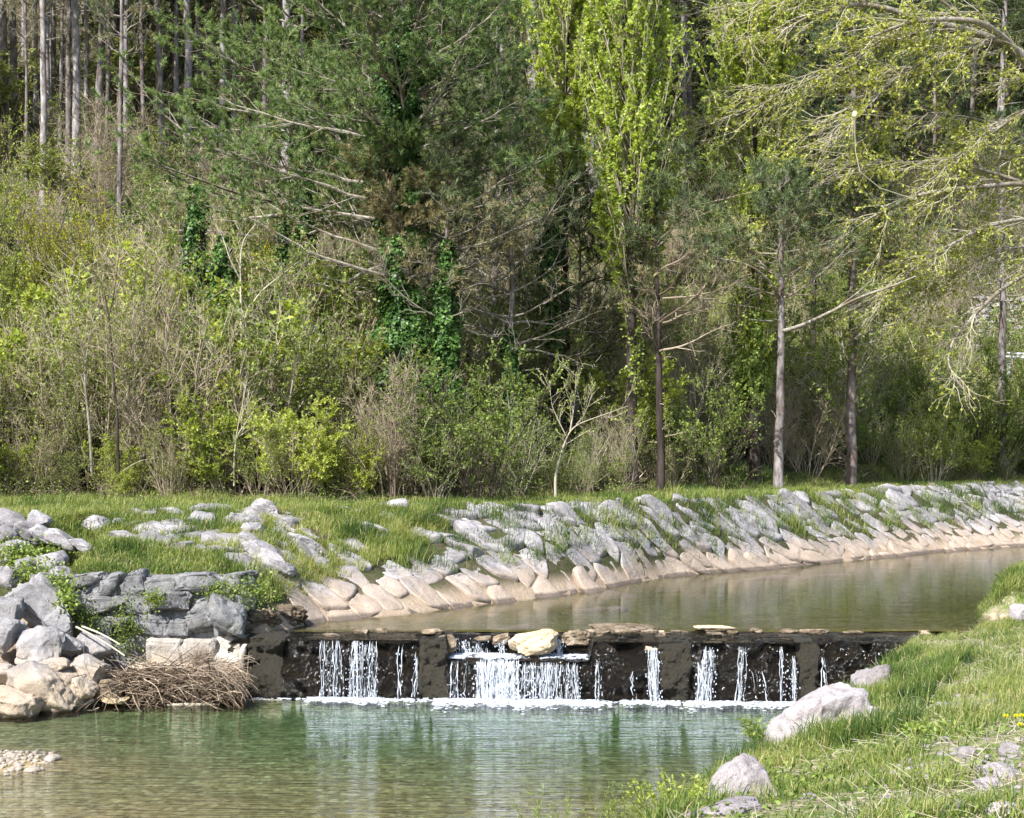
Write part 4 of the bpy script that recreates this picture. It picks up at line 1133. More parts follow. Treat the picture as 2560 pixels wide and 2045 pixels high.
# ------------------------------------------------------------------ shrubs
def shrub_parts(root, seed, h, spread, nst, leafn, lsize, lmat, bmat, twigs=1.0, arch=0.0, leaf_lo=0.1, tint=(0.15, 0.95), l3=6, upr=0.0):
    r = np.random.default_rng(seed)
    a = r.uniform(0, 2 * math.pi, nst); q = np.sqrt(r.random(nst)) * 0.35
    s = np.stack([np.cos(a) * q, np.sin(a) * q, -0.1 + 0 * a], 1)
    d = np.stack([np.cos(a) * spread * r.random(nst), np.sin(a) * spread * r.random(nst), np.ones(nst)], 1)
    L = h * r.uniform(0.65, 1.08, nst)
    P1 = grow(s, d, L, 9, 0.07, np.array([0, 0, 0.02 - arch * 0.1]), r)
    R1 = taper(nst, 9, h * 0.0062 * r.uniform(0.6, 1.3, nst), 0.006)
    n2 = int(9 * twigs)
    p, d, rad, t = spawn(P1, R1, n2, 0.18, 1.0, 0.62, r, 0.2, True)
    L2 = h * 0.30 * (1.15 - 0.75 * t) * r.uniform(0.6, 1.2, len(p))
    P2 = grow(p, d, L2, 6, 0.12, np.array([0, 0, 0.05 + upr]), r)
    R2 = taper(len(p), 6, np.minimum(rad * 0.6, 0.014), 0.004)
    p, d, rad, t = spawn(P2, R2, l3, 0.2, 1.0, 0.7, r, 0.25, True)
    L3 = h * 0.085 * r.uniform(0.5, 1.4, len(p)) + 0.08
    P3 = grow(p, d, L3, 4, 0.16, np.array([0, 0, 0.06 + upr]), r)
    R3 = taper(len(p), 4, 0.0055, 0.0028)
    G = Geo()
    tubes(G, P1, R1, 5, r.uniform(0.1, 0.8, nst))
    tubes(G, P2, R2, 4, r.uniform(0.2, 0.9, len(P2)))
    tubes(G, P3, R3, 3, r.uniform(0.3, 1.0, len(P3)))
    G.build('branches', MATS[bmat], root)
    if leafn > 0:
        p, d, rad, t = spawn(P3, R3, leafn, 0.1, 1.0, 0.9, r, 0.4)
        keep = r.random(len(p)) < np.clip((p[:, 2] / h - leaf_lo) * 4 + 0.35, 0, 1)
        p, d = p[keep], d[keep]
        # patches of fuller and thinner leaf
        pn = fbm(p, 1.1, 2, seed)
        keep = r.random(len(p)) < np.clip(0.8 + 0.7 * pn, 0.12, 1)
        p, d = p[keep], d[keep]
        G = Geo()
        leaves(G, p, d, lsize * r.uniform(0.6, 1.4, len(p)), 0.62, np.clip(r.uniform(tint[0], tint[1], len(p)) + 0.12 * fbm(p, 1.5, 2, seed + 9), 0, 1), r)
        G.build('foliage', MATS[lmat], root)

KINDS_ = {
    'green': ('green_shrub', 'shrub', [dict(h=3.6, spread=0.75, nst=14, leafn=17, lsize=0.073, lmat='shrub_green', bmat='twig_dark'), dict(h=4.4, spread=0.6, nst=13, leafn=17, lsize=0.069, lmat='shrub_green', bmat='twig_tan'), dict(h=4.2, spread=0.8, nst=14, leafn=14, lsize=0.077, lmat='shrub_green', bmat='twig_pale')]),
    'lime': ('lime_shrub', 'shrub', [dict(h=3.2, spread=0.8, nst=13, leafn=17, lsize=0.082, lmat='shrub_lime', bmat='twig_tan'), dict(h=4.0, spread=0.55, nst=12, leafn=14, lsize=0.077, lmat='shrub_lime', bmat='twig_pale')]),
    'olive': ('olive_shrub', 'shrub', [dict(h=4.0, spread=0.6, nst=15, leafn=10, lsize=0.063, lmat='shrub_olive', bmat='twig_tan', twigs=1.2), dict(h=3.4, spread=0.8, nst=15, leafn=12, lsize=0.063, lmat='shrub_olive', bmat='twig_dark')]),
    'bare': ('bare_shrub', 'shrub', [dict(h=3.8, spread=0.6, nst=15, leafn=2, lsize=0.049, lmat='shrub_olive', bmat='twig_tan', twigs=1.5, l3=8), dict(h=3.0, spread=0.85, nst=16, leafn=2, lsize=0.049, lmat='shrub_lime', bmat='twig_tan', twigs=1.4, l3=8)]),
    'slim': ('slender_sapling', 'sapling', [dict(h=5.6, spread=0.28, nst=6, leafn=14, lsize=0.077, lmat='shrub_lime', bmat='twig_dark', twigs=1.5, upr=0.1), dict(h=5.0, spread=0.4, nst=5, leafn=10, lsize=0.069, lmat='shrub_green', bmat='twig_pale', twigs=1.5)]),
    'yellow': ('yellow_shrub', 'shrub', [dict(h=3.4, spread=0.55, nst=12, leafn=23, lsize=0.091, lmat='shrub_yellow', bmat='twig_dark', upr=0.05)]),
}
KINDS_['tall_yellow'] = ('yellow_shrub', 'shrub', [dict(h=5.6, spread=0.5, nst=15, leafn=16, lsize=0.062, lmat='shrub_yellow', bmat='twig_dark', upr=0.05, leaf_lo=0.35, l3=8)])
KINDS_['tall_lime'] = ('tall_shrub', 'tree', [dict(h=8.0, spread=0.35, nst=10, leafn=14, lsize=0.07, lmat='shrub_lime', bmat='twig_dark', upr=0.06, l3=8, twigs=1.4)])
KINDS_['stick'] = ('bare_sapling', 'sapling', [dict(h=5.4, spread=0.32, nst=9, leafn=2, lsize=0.05, lmat='shrub_lime', bmat='twig_tan', twigs=1.5, upr=0.12), dict(h=4.6, spread=0.5, nst=10, leafn=2, lsize=0.05, lmat='shrub_olive', bmat='twig_pale', twigs=1.3, upr=0.06)])
KINDS_['young'] = ('hillside_shrub', 'shrub', [dict(h=2.4, spread=0.7, nst=9, leafn=10, lsize=0.084, lmat='shrub_olive', bmat='twig_tan', twigs=1.0), dict(h=2.8, spread=0.5, nst=9, leafn=12, lsize=0.084, lmat='shrub_green', bmat='twig_tan', twigs=1.0)])
PROTO = {}
def shrub(kind, v, loc, h, label, group=None, wide=1.0, rz=None):
    nm, cat, vs = KINDS_[kind]
    v = v % len(vs)
    sc = h / vs[v]['h']
    rz = RNG.uniform(0, 6.28) if rz is None else rz
    if (kind, v) not in PROTO:
        o = thing(nm, label, cat, loc, group, rz)
        shrub_parts(o, 500 + len(PROTO), **vs[v])
        PROTO[(kind, v)] = o
        o.scale = (sc * wide, sc * wide, sc)
        return o
    return dup(PROTO[(kind, v)], loc, rz, (sc * wide, sc * wide, sc), label, group, cat)
def base_at(px, D):
    x = (px - CX) * D / FPX
    return (x, D, float(far_z(np.array([x]), np.array([D]))[0]) - 0.05)

# hand placed shrubs: kind, variant, px, depth, height, label
HAND = [
    ('tall_yellow', 0, 215, 54.0, 6.2, 'bright yellow leaved shrub topping the thicket below the grey pine trunks'),
    ('tall_yellow', 0, 664, 52.0, 5.2, 'small orange-yellow bush below the dark ivy at the left of the big pine'),
    ('tall_lime', 0, -12, 52.0, 8.6, 'tall fresh green tree cut by the left edge, highest at that edge'),
    ('green', 0, 1195, 42.7, 4.3, 'dense rounded green shrub in front of the ivy clad pines'),
    ('green', 2, 1085, 42.9, 3.0, 'green shrub tucked left of the dense rounded one under the ivy pine'),
    ('lime', 0, 742, 42.2, 2.7, 'bright green bush in the front of the thicket, above the meadow outcrop'),
    ('green', 1, 650, 42.6, 2.3, 'darker green bush just left of the bright front bush above the outcrop'),
    ('lime', 0, 290, 41.9, 0.95, 'low leafy bright green bush at the meadow edge beneath the perched bird'),
    ('green', 0, 1760, 51.0, 4.0, 'green shrub between the dark double trunk and the grey pine trunk'),
    ('green', 2, 2040, 58.0, 7.0, 'tall deep green shrub between the two bare pine trunks'),
    ('lime', 1, 2330, 60.0, 3.5, 'pale green shrub between the last two pine trunks'),
    ('green', 0, 2470, 64.0, 5.0, 'green shrub at the right edge behind the last pine trunk'),
    ('bare', 0, 975, 42.5, 3.7, 'tall tan bundle of bare stems in front of the thicket, left of the ivy pine'),
    ('bare', 0, 430, 43.4, 5.4, 'pinkish grey mass of bare twigs in the middle of the left thicket'),
    ('bare', 1, 60, 42.4, 2.4, 'low grey brown tangle of bare stems at the left end of the meadow'),
    ('olive', 0, 230, 43.6, 5.2, 'olive twiggy shrub round the thin forked dark stem on the left'),
    ('slim', 1, 640, 44.5, 7.6, 'slender pale stemmed sapling rising high left of the orange-yellow bush'),
    ('slim', 0, 330, 45.0, 6.6, 'slim dark stemmed sapling between yellow bush and pinkish bare twigs'),
]
for kd, v, px, D, h, lb in HAND:
    shrub(kd, v, base_at(px, D), h, lb, wide={'green': 1.0, 'lime': 1.0}.get(kd, 0.9))

# the wall of shrubs, row behind row up the first rise
GLB = {'green': ('fresh green shrub in the thicket along the meadow and up the slope', 'green shrubs of the thicket'),
       'lime': ('light green leafy shrub mixed into the thicket', 'light green shrubs of the thicket'),
       'olive': ('olive brown half leafed shrub mixed into the thicket', 'olive shrubs of the thicket'),
       'bare': ('bare tan twiggy shrub mixed into the thicket', 'bare twiggy shrubs of the thicket'),
       'stick': ('tall nearly leafless sapling clump mixed into the thicket', 'leafless saplings of the thicket'),
       'slim': ('slender upright sapling mixed into the thicket', 'slender saplings of the thicket')}
def ybase(px):       # depth where the thicket begins
    return np.interp(px, [-200, 0, 900, 1300, 1500, 1700, 2000, 2200, 2560, 2900], [42.2, 42.0, 42.4, 43.6, 46.5, 51.0, 54.5, 58.5, 63.5, 68])
rs = np.random.default_rng(2024)
def pick(px, row):
    if px < 1050: w = dict(green=2.6, lime=4.8, olive=2.2, bare=1.9, slim=2.0, stick=1.1)
    elif px < 1500: w = dict(green=4, lime=2, olive=2, bare=2.0, slim=0.8)
    else: w = dict(green=4, lime=2.0, olive=3, bare=2.2, slim=1.2)
    if row >= 3: w['lime'] += 1.5; w['green'] += 1; w['bare'] -= 1
    if row == 0: w['olive'] += 1.5; w['bare'] += 1
    if px > 1050: w['stick'] = 1.2
    if 280 < px < 560 and row < 2: w['bare'] += 5
    ks = list(w); p = np.array([w[k] for k in ks]); return ks[rs.choice(len(ks), p=p / p.sum())]
nsh = 0; SHL = []; UNL = []
for row, (dD, step, hlo, hhi) in enumerate([(0.4, 100, 1.5, 3.0), (1.6, 92, 2.8, 4.3), (3.4, 92, 3.6, 5.4), (6.0, 98, 3.6, 5.2), (9.0, 100, 3.2, 4.8), (12.5, 104, 3.0, 4.4)]):
    px = -90 + rs.uniform(0, 60)
    while px < 2660:
        D = ybase(px) + dD + rs.uniform(-0.6, 0.6)
        k = pick(px, row)
        hh = rs.uniform(hlo, hhi) * (1.25 if k in ('slim', 'stick') else 1.0)
        if px > 1330: hh *= np.interp(row, [0, 2, 5], [0.8, 0.78, 0.7])
        if 780 < px < 1560 and row in (1, 2, 3): hh *= 0.55
        if 250 < px < 900 and row >= 2: hh *= 1.3
        if px < 250 and row >= 2 and k == 'slim': hh *= 0.75
        if 1850 < px < 2160 and row < 1: px += step; continue
        SHL.append((row, k, px, shrub(k, int(rs.integers(5)), base_at(px, D), hh, GLB[k][0], GLB[k][1], rs.uniform(0.85, 1.2))))
        nsh += 1
        px += step * rs.uniform(0.7, 1.3)
# sparser hillside shrubs under the pines
for row, dD in enumerate((17, 22, 28, 35, 44, 55)):
    px = -80 + rs.uniform(0, 100)
    while px < 2650:
        D = ybase(px) + dD + rs.uniform(-2, 2)
        o = shrub('young' if rs.random() < 0.6 else ('bare' if rs.random() < 0.7 else 'green'), int(rs.integers(5)), base_at(px, D), rs.uniform(1.8, 3.4) * (1 + row * 0.12), 'thin understorey shrub on the shaded slope among pine trunks', 'understorey shrubs of the pine slope', 1.25)
        UNL.append((row, px, o))
        nsh += 1
        px += rs.uniform(110, 230)
ORD = ['first', 'second', 'third', 'fourth', 'fifth', 'sixth', 'seventh', 'eighth', 'ninth', 'tenth', 'eleventh', 'twelfth', 'thirteenth', 'fourteenth', 'fifteenth', 'sixteenth', 'seventeenth', 'eighteenth', 'nineteenth', 'twentieth'] + ['twenty' + q for q in ('first', 'second', 'third', 'fourth', 'fifth', 'sixth', 'seventh', 'eighth', 'ninth')]
KW = {'green': 'fresh green shrub', 'lime': 'light green shrub', 'olive': 'olive half-leafed shrub', 'bare': 'bare twiggy shrub', 'slim': 'slender sapling', 'stick': 'nearly leafless sapling'}
ROWN = ['front edge row', 'second row', 'third row', 'fourth row', 'fifth row', 'rearmost row']
for row in range(6):
    for k in KW:
        for q, (_, _, _, o) in enumerate(sorted([e for e in SHL if e[0] == row and e[1] == k], key=lambda e: e[2])):
            o['label'] = '%s, thicket %s, %s of its kind from the left' % (KW[k], ROWN[row], ORD[q])
BAND = ['lowest', 'second lowest', 'third lowest', 'third highest', 'second highest', 'highest']
for row in range(6):
    for q, (_, _, o) in enumerate(sorted([e for e in UNL if e[0] == row], key=lambda e: e[1])):
        o['label'] = 'thin hillside shrub, %s band on the slope, %s from the left' % (BAND[row], ORD[q])

# ground litter and low growth on the slope: nobody could count it
G = Geo(); n = 80000
px = rs.uniform(-100, 2660, n); D = ybase(px) + 2.5 + rs.uniform(0, 1, n) * rs.uniform(0, 75, n)
x = (px - CX) * D / FPX; z = far_z(x, D, True)
pos = np.stack([x, D, z], 1)
leaves(G, pos + np.array([0, 0, 0.04]) + rs.random((n, 1)) * np.array([0, 0, 0.7]), rs.normal(size=(n, 3)) + np.array([0, 0, 0.6]), rs.uniform(0.06, 0.16, n) * (1 + (D - 42) / 60), 0.5, rs.random(n), rs)
tag(G.build('undergrowth', MATS['shrub_green']), 'low leafy growth over the pine slope', kind='stuff')
G = Geo(); n = 22000
px = rs.uniform(-100, 2660, n); D = ybase(px) + rs.uniform(2, 70, n)
x = (px - CX) * D / FPX; z = far_z(x, D, True)
P = grow(np.stack([x, D, z - 0.05], 1), rs.normal(size=(n, 3)) * np.array([0.6, 0.6, 0.2]) + np.array([0, 0, 0.9]), rs.uniform(0.4, 2.2, n), 5, 0.2, np.array([0, 0, 0]), rs)
tubes(G, P, taper(n, 5, rs.uniform(0.008, 0.02, n), 0.006), 3, rs.random(n))
tag(G.build('undergrowth', MATS['twig_tan']), 'dead twigs and stems scattered over the pine slope', kind='stuff')

G = Geo(); n = 16000
px = rs.uniform(-60, 2640, n); D = ybase(px) + rs.normal(size=n) * 0.45 - 0.1
x = (px - CX) * D / FPX; pn = fbm(np.stack([x, D, 0 * x], 1), 0.9, 3, 17); k = pn > -0.15; x, D, pn = x[k], D[k], pn[k]; n = len(x)
z = far_z(x, D, True) + rs.random(n) ** 1.6 * np.clip(0.25 + 0.6 * pn, 0.1, 0.7)
leaves(G, np.stack([x, D, z], 1), rs.normal(size=(n, 3)) + np.array([0, -0.3, 0.2]), rs.uniform(0.03, 0.075, n), 0.7, np.clip(rs.random(n) + 0.3 * pn, 0, 1), rs)
P = grow(np.stack([x[::9], D[::9], far_z(x[::9], D[::9], True)], 1), rs.normal(size=(len(x[::9]), 3)) * np.array([1, 0.8, 0.3]) + np.array([0, -0.2, 0.8]), rs.uniform(0.3, 1.1, len(x[::9])), 6, 0.15, np.array([0, 0, -0.10]), rs)
tubes(G, P, taper(len(P), 6, 0.008, 0.004), 3, 0.15, 1)
tag(G.build('undergrowth', [MATS['shrub_green'], MATS['twig_tan']]), 'low bramble and weeds along the foot of the thicket', kind='stuff')

# ------------------------------------------------------------------ grass
def grass(n, sampler, h, w, label, lean=0.5, tint=(0.2, 0.8), seed=1, patch=1.2, dry=0.1, name='grass', cull=0.0, near=False, rocks=None):
    r = np.random.default_rng(seed)
    x, y, z, hs = sampler(n, r)
    if rocks is not None:
        k = np.ones(len(x), bool); q = r.random(len(x))
        for rx, ry, rr_ in rocks: k &= ~((np.hypot(x - rx, (y - ry)) < rr_) & (q < 0.93))
        x, y, z, hs = x[k], y[k], z[k], hs[k]
    if near:
        k = np.ones(len(x), bool)
        for rx, ry, rr_ in NEAR_ROCKS: k &= np.hypot(x - rx, (y - ry + 0.25 * rr_) * 1.0) > rr_ * 0.85
        x, y, z, hs = x[k], y[k], z[k], hs[k]
    p = np.stack([x, y, z], 1)
    pn = fbm(p, patch, 3, seed) + 0.6 * fbm(p, patch * 0.35, 2, seed + 50)
    if cull:
        k = r.random(len(x)) < np.clip(0.5 + cull * (pn + 0.15) * 2, 0.04, 1)
        p, pn, hs = p[k], pn[k], hs[k]
    m = len(p)
    t = np.clip(r.uniform(tint[0], tint[1], m) * 0.75 + 0.36 * pn, 0, 0.72)
    t = np.where(r.random(m) < dry * (1 + 0.8 * pn), r.uniform(0.8, 1.0, m), t)
    G = Geo()
    blades(G, p, hs * h * r.uniform(0.45, 1.25, m), w * r.uniform(0.6, 1.3, m), lean, t, r)
    o = G.build(name, MATS['grass_blade'])
    return tag(o, label, kind='stuff')
STONES = [(o.location.x, o.location.y + 0.05, 0.30 if s0 < 12 else 0.22) for s0, t_, o, lo_, fa_ in SLAB] + [(a, b, c * 0.9) for a, b, c in MEAD]
def meadow(n, r):
    px = r.uniform(-40, 2620, n)
    x = np.interp(px, [-40, 2620], [-15, 24]) + r.uniform(-0.5, 0.5, n)
    y0 = ytop(x) - 0.25; px_ = CX
    y1 = 43.0 + 0 * x
    for _ in range(3): y1 = ybase(CX + x * FPX / y1) + 1.0
    y = y0 + (y1 - y0) * r.random(n)
    z = far_z(x, y, True)
    edge = np.interp((y - y0) / (y1 - y0), [0.6, 1.0], [1.0, 1.9])
    return x, y, z - 0.01, np.interp(fbm(np.stack([x, y, 0 * x], 1), 0.7, 2, 3), [-0.6, 0.6], [0.6, 1.3]) * edge
grass(95000, meadow, 0.19, 0.016, 'meadow grass along the top of the far bank', seed=3, lean=0.7, tint=(0.3, 1.0), dry=0.2, rocks=STONES)
def leftslope(n, r):
    x = r.uniform(-13, -1.5, n)
    yb = np.interp(x, [-13, -9.2, -8.4, -8.2, -4.9, -4.6, -3.9, -1.5], [32, 31.5, 30.2, 28.95, 28.95, 29.4, 31.8, 36.4])
    y = yb + (ytop(x) + 0.2 - yb) * r.random(n)
    z = far_z(x, y, True)
    return x, y, z - 0.01, np.interp(fbm(np.stack([x, y, 0 * x], 1), 0.9, 2, 13), [-0.6, 0.6], [0.55, 1.3]) * np.interp(y - yb, [0, 1.5], [0.6, 1])
grass(85000, leftslope, 0.25, 0.015, 'lush grass slope above the old stone wall', seed=4, lean=0.75, tint=(0.2, 1.0), dry=0.2, rocks=STONES)
# tufts in the joints of the riprap
def tufts(n, r):
    T = []
    for x, y, L in ST_POS:
        k = int(60 * L * n)
        g = r.normal(size=(k, 2)) * 0.22
        T.append(np.stack([x + g[:, 0], y + g[:, 1]], 1))
    for _ in range(int(420 * n)):
        x = r.uniform(-4, 19); t = r.uniform(0.28, 1.0)
        if r.random() > np.interp(x, [-4, 4, 19], [1, 0.6, 0.45]): continue
        y = ywater(x) * (1 - t) + ytop(x) * t
        k = int(r.uniform(15, 70)); g = r.normal(size=(k, 2)) * np.array([0.16, 0.12])
        T.append(np.stack([x + g[:, 0], y + g[:, 1]], 1))
    P = np.concatenate(T); x, y = P[:, 0], P[:, 1]
    return x, y, far_z(x, y, True) + 0.10, np.interp(fbm(np.stack([x, y, 0 * x], 1), 1.5, 2, 5), [-0.5, 0.5], [0.6, 1.3])
grass(1, tufts, 0.27, 0.014, 'grass tufts growing in the joints of the stone bank', seed=5, lean=0.6, tint=(0.1, 0.75), dry=0.08)
# near bank
def nearbank(n, r):
    y = 5.5 + (36 - 5.5) * r.random(n) ** 1.25
    xs = np.interp(y, SHY, SHX)
    x = xs - 0.75 + r.random(n) ** 1.1 * np.maximum(0.34 * y + 0.6 - xs + 0.75, 0.5)
    # keep the gravelly patch near the lower right thin
    g = np.exp(-(((x - 3.4) / 0.75) ** 2 + ((y - 10.6) / 1.6) ** 2)) + 0.7 * np.exp(-(((x - 4.2) / 0.9) ** 2 + ((y - 15.2) / 0.9) ** 2))
    k = r.random(n) > 0.93 * np.clip(g * 1.3, 0, 1)
    x, y = x[k], y[k]
    s = x - np.interp(y, SHY, SHX)
    return x, y, near_z(x, y, True) - 0.01, np.interp(fbm(np.stack([x, y, 0 * x], 1), 1.8, 3, 6), [-0.55, 0.55], [0.3, 1.6]) * np.interp(y, [6, 12, 22, 26, 31], [0.75, 1, 1.3, 1.0, 0.8])
grass(230000, nearbank, 0.128, 0.0085, 'thick grass of the near bank in the lower right', seed=6, lean=0.85, tint=(0.0, 0.95), dry=0.16, patch=2.2, cull=1.0, near=True)
def hump(n, r):
    y = r.uniform(31.75, 34.8, n); x = np.interp(y, SHY, SHX) - 0.35 + r.random(n) * 1.8
    return x, y, near_z(x, y, True), 1.0 + 0 * x
grass(9000, hump, 0.3, 0.014, 'long grass over the hump at the right edge', seed=7, lean=0.9, tint=(0.1, 0.7))
def leaftuft(n, r):
    y = r.uniform(13, 25, n); x = np.interp(y, SHY, SHX) + r.uniform(-0.2, 1.6, n)
    c = r.random(n) < np.clip(fbm(np.stack([x, y, 0 * x], 1), 1.3, 2, 44) * 4 - 0.4, 0, 1)
    x, y = x[c], y[c]
    return x, y, near_z(x, y, True), 1 + 0 * x
grass(38000, leaftuft, 0.27, 0.011, 'taller grass clumps on the near bank beside the weir', seed=8, lean=0.7, tint=(0.0, 0.5))

# low broad leaves and straw in the near turf
G = Geo(); r = np.random.default_rng(91); n = 26000
y = 5.5 + 25 * r.random(n) ** 1.3; x = np.interp(y, SHY, SHX) - 0.5 + r.random(n) * np.maximum(0.34 * y + 0.6 - np.interp(y, SHY, SHX) + 0.5, 0.5)
k = fbm(np.stack([x, y, 0 * x], 1), 1.4, 3, 71) > 0.05; x, y = x[k], y[k]; z = near_z(x, y, True); m_ = len(x)
leaves(G, np.stack([x, y, z + 0.01 + 0.05 * r.random(m_)], 1), r.normal(size=(m_, 3)) * np.array([1, 1, 0.3]) + np.array([0, 0, 0.25]), r.uniform(0.02, 0.05, m_), 0.75, r.random(m_) * 0.8, r, up=1.5)
tag(G.build('ground_cover', MATS['shrub_green']), 'small broad leaved weeds in the near turf', kind='stuff')
G = Geo(); n = 9000
y = 5.5 + 24 * r.random(n) ** 1.2; x = np.interp(y, SHY, SHX) + r.random(n) * np.maximum(0.34 * y + 0.6 - np.interp(y, SHY, SHX), 0.5)
k = fbm(np.stack([x, y, 0 * x], 1), 1.1, 3, 72) > -0.05; x, y = x[k], y[k]; z = near_z(x, y, True); m_ = len(x)
Ps = grow(np.stack([x, y, z + 0.015], 1), r.normal(size=(m_, 3)) * np.array([1, 1, 0.25]) + np.array([0, 0, 0.12]), r.uniform(0.08, 0.26, m_), 4, 0.12, np.array([0, 0, -0.04]), r)
tubes(G, Ps, taper(m_, 4, 0.0028, 0.0015), 3, r.uniform(0.6, 1.0, m_))
tag(G.build('straw', MATS['twig_pale']), 'dead straw lying in the near turf', kind='stuff')

# loose stones and gravel on the near bank
G = Geo(); v, f = ICO[2]; r = np.random.default_rng(55); n = 620
c = np.where(r.random((n, 1)) < 0.6, r.normal(size=(n, 2)) * np.array([0.55, 1.1]) + np.array([3.3, 10.3]), r.normal(size=(n, 2)) * np.array([0.8, 0.6]) + np.array([4.1, 15.2]))
z = near_z(c[:, 0], c[:, 1])
s = r.uniform(0.008, 0.034, (n, 1, 1)) * (1 + 1.2 * (r.random((n, 1, 1)) < 0.08)) * r.uniform(0.7, 1.3, (n, 1, 3)) * np.array([1, 1, 0.6])
vv = v[None] * (1 + 0.22 * fbm(v * 1.7, 1, 2, 3))[None, :, None]
G.add((np.concatenate([c, z[:, None]], 1)[:, None] + vv * s).reshape(-1, 3), (f[None] + (np.arange(n) * len(v))[:, None, None]).reshape(-1, 3))
tag(G.build('gravel', MATS['rock_near'], smooth=True), 'loose pale gravel showing through the grass at the lower right', kind='stuff')
for k, (px, py, w, h, lb) in enumerate([(2430, 1895, 52, 34, 'pale flat stone at the left of the gravelly patch'), (2520, 1950, 110, 60, 'pinkish flat rock in the gravelly patch at the right edge'), (2545, 1890, 70, 44, 'pinkish stone above the flat rock at the right edge'), (2480, 1975, 60, 40, 'small white stone below the flat rock of the gravel patch'), (2420, 2030, 90, 30, 'white stone at the bottom edge, left of its neighbour'), (2520, 2035, 80, 34, 'white stone in the bottom right corner'), (2340, 1880, 30, 18, 'tiny tan stone in grass left of the gravelly patch')]):
    nearrock(lb, px, py, w, h * 1.3, 500 + k, 0, 'rock_near', None, 0, 'loose_stone', 'stone', 3)
# ------------------------------------------------------------------ trees
def trunk_geo(h, r0, seed, lean=(0, 0), k=16, wob=0.012, n=10, top=0.12, flare=0.35):
    r = np.random.default_rng(seed)
    u = np.linspace(0, 1, k)
    off = np.cumsum(r.normal(size=(k, 2)) * wob * h / k * 3, 0)
    P = np.stack([lean[0] * u * h + off[:, 0], lean[1] * u * h + off[:, 1], u * h - 0.3], 1)
    P[0, :2] = 0
    R = r0 * ((1 - u) * (1 - top) + top) * (1 + flare * np.exp(-u * h / 0.35)) * (1 + 0.05 * r.normal(size=k))
    return P, R
def at_trunk(P, R, z):
    x = np.interp(z, P[:, 2], P[:, 0]); y = np.interp(z, P[:, 2], P[:, 1]); rr_ = np.interp(z, P[:, 2], R)
    return x, y, rr_
def ivy(G, P, R, z0, z1, n, thick, seed, size=0.105):
    r = np.random.default_rng(seed)
    z = r.uniform(z0, z1, n); a = r.uniform(0, 2 * math.pi, n)
    x, y, tr = at_trunk(P, R, z)
    o = np.stack([np.cos(a), np.sin(a), 0 * a], 1)
    base = np.stack([x, y, z], 1)
    lump = 0.6 + 0.65 * fbm(np.stack([np.cos(a) * 1.2, np.sin(a) * 1.2, z * 1.5], 1), 1.0, 3, seed)
    rad = tr + thick * np.clip(lump, 0.05, 1.3) * (0.55 + 0.5 * r.random(n)) * np.interp(z, [z0, z0 + 0.5, z1 - 1.2, z1], [0.6, 1, 1, 0.35])
    p = base + o * rad[:, None]
    d = nrm(o * 0.5 + np.array([0, 0, -0.8]) + r.normal(size=(n, 3)) * 0.45)
    nn = nrm(o + np.array([0, 0, 0.5]) + r.normal(size=(n, 3)) * 0.35)
    s = size * r.uniform(0.6, 1.35, n)
    side = nrm(np.cross(d, nn)) * (s * 0.45)[:, None]
    v = np.stack([p, p + d * (s * 0.4)[:, None] + side, p + d * s[:, None], p + d * (s * 0.4)[:, None] - side], 1).reshape(-1, 3)
    G.add(v, np.arange(n * 4).reshape(-1, 4), np.repeat(np.clip(r.random(n) * 0.7 + 0.25 * lump, 0, 1), 4))
    # core so that light does not pass through
    zz = np.linspace(z0, z1, 14); x, y, tr = at_trunk(P, R, zz)
    tubes(G, np.stack([x, y, zz], 1), tr + thick * 0.12 * (1 + 0.5 * r.normal(size=14)), 9, 0.0)

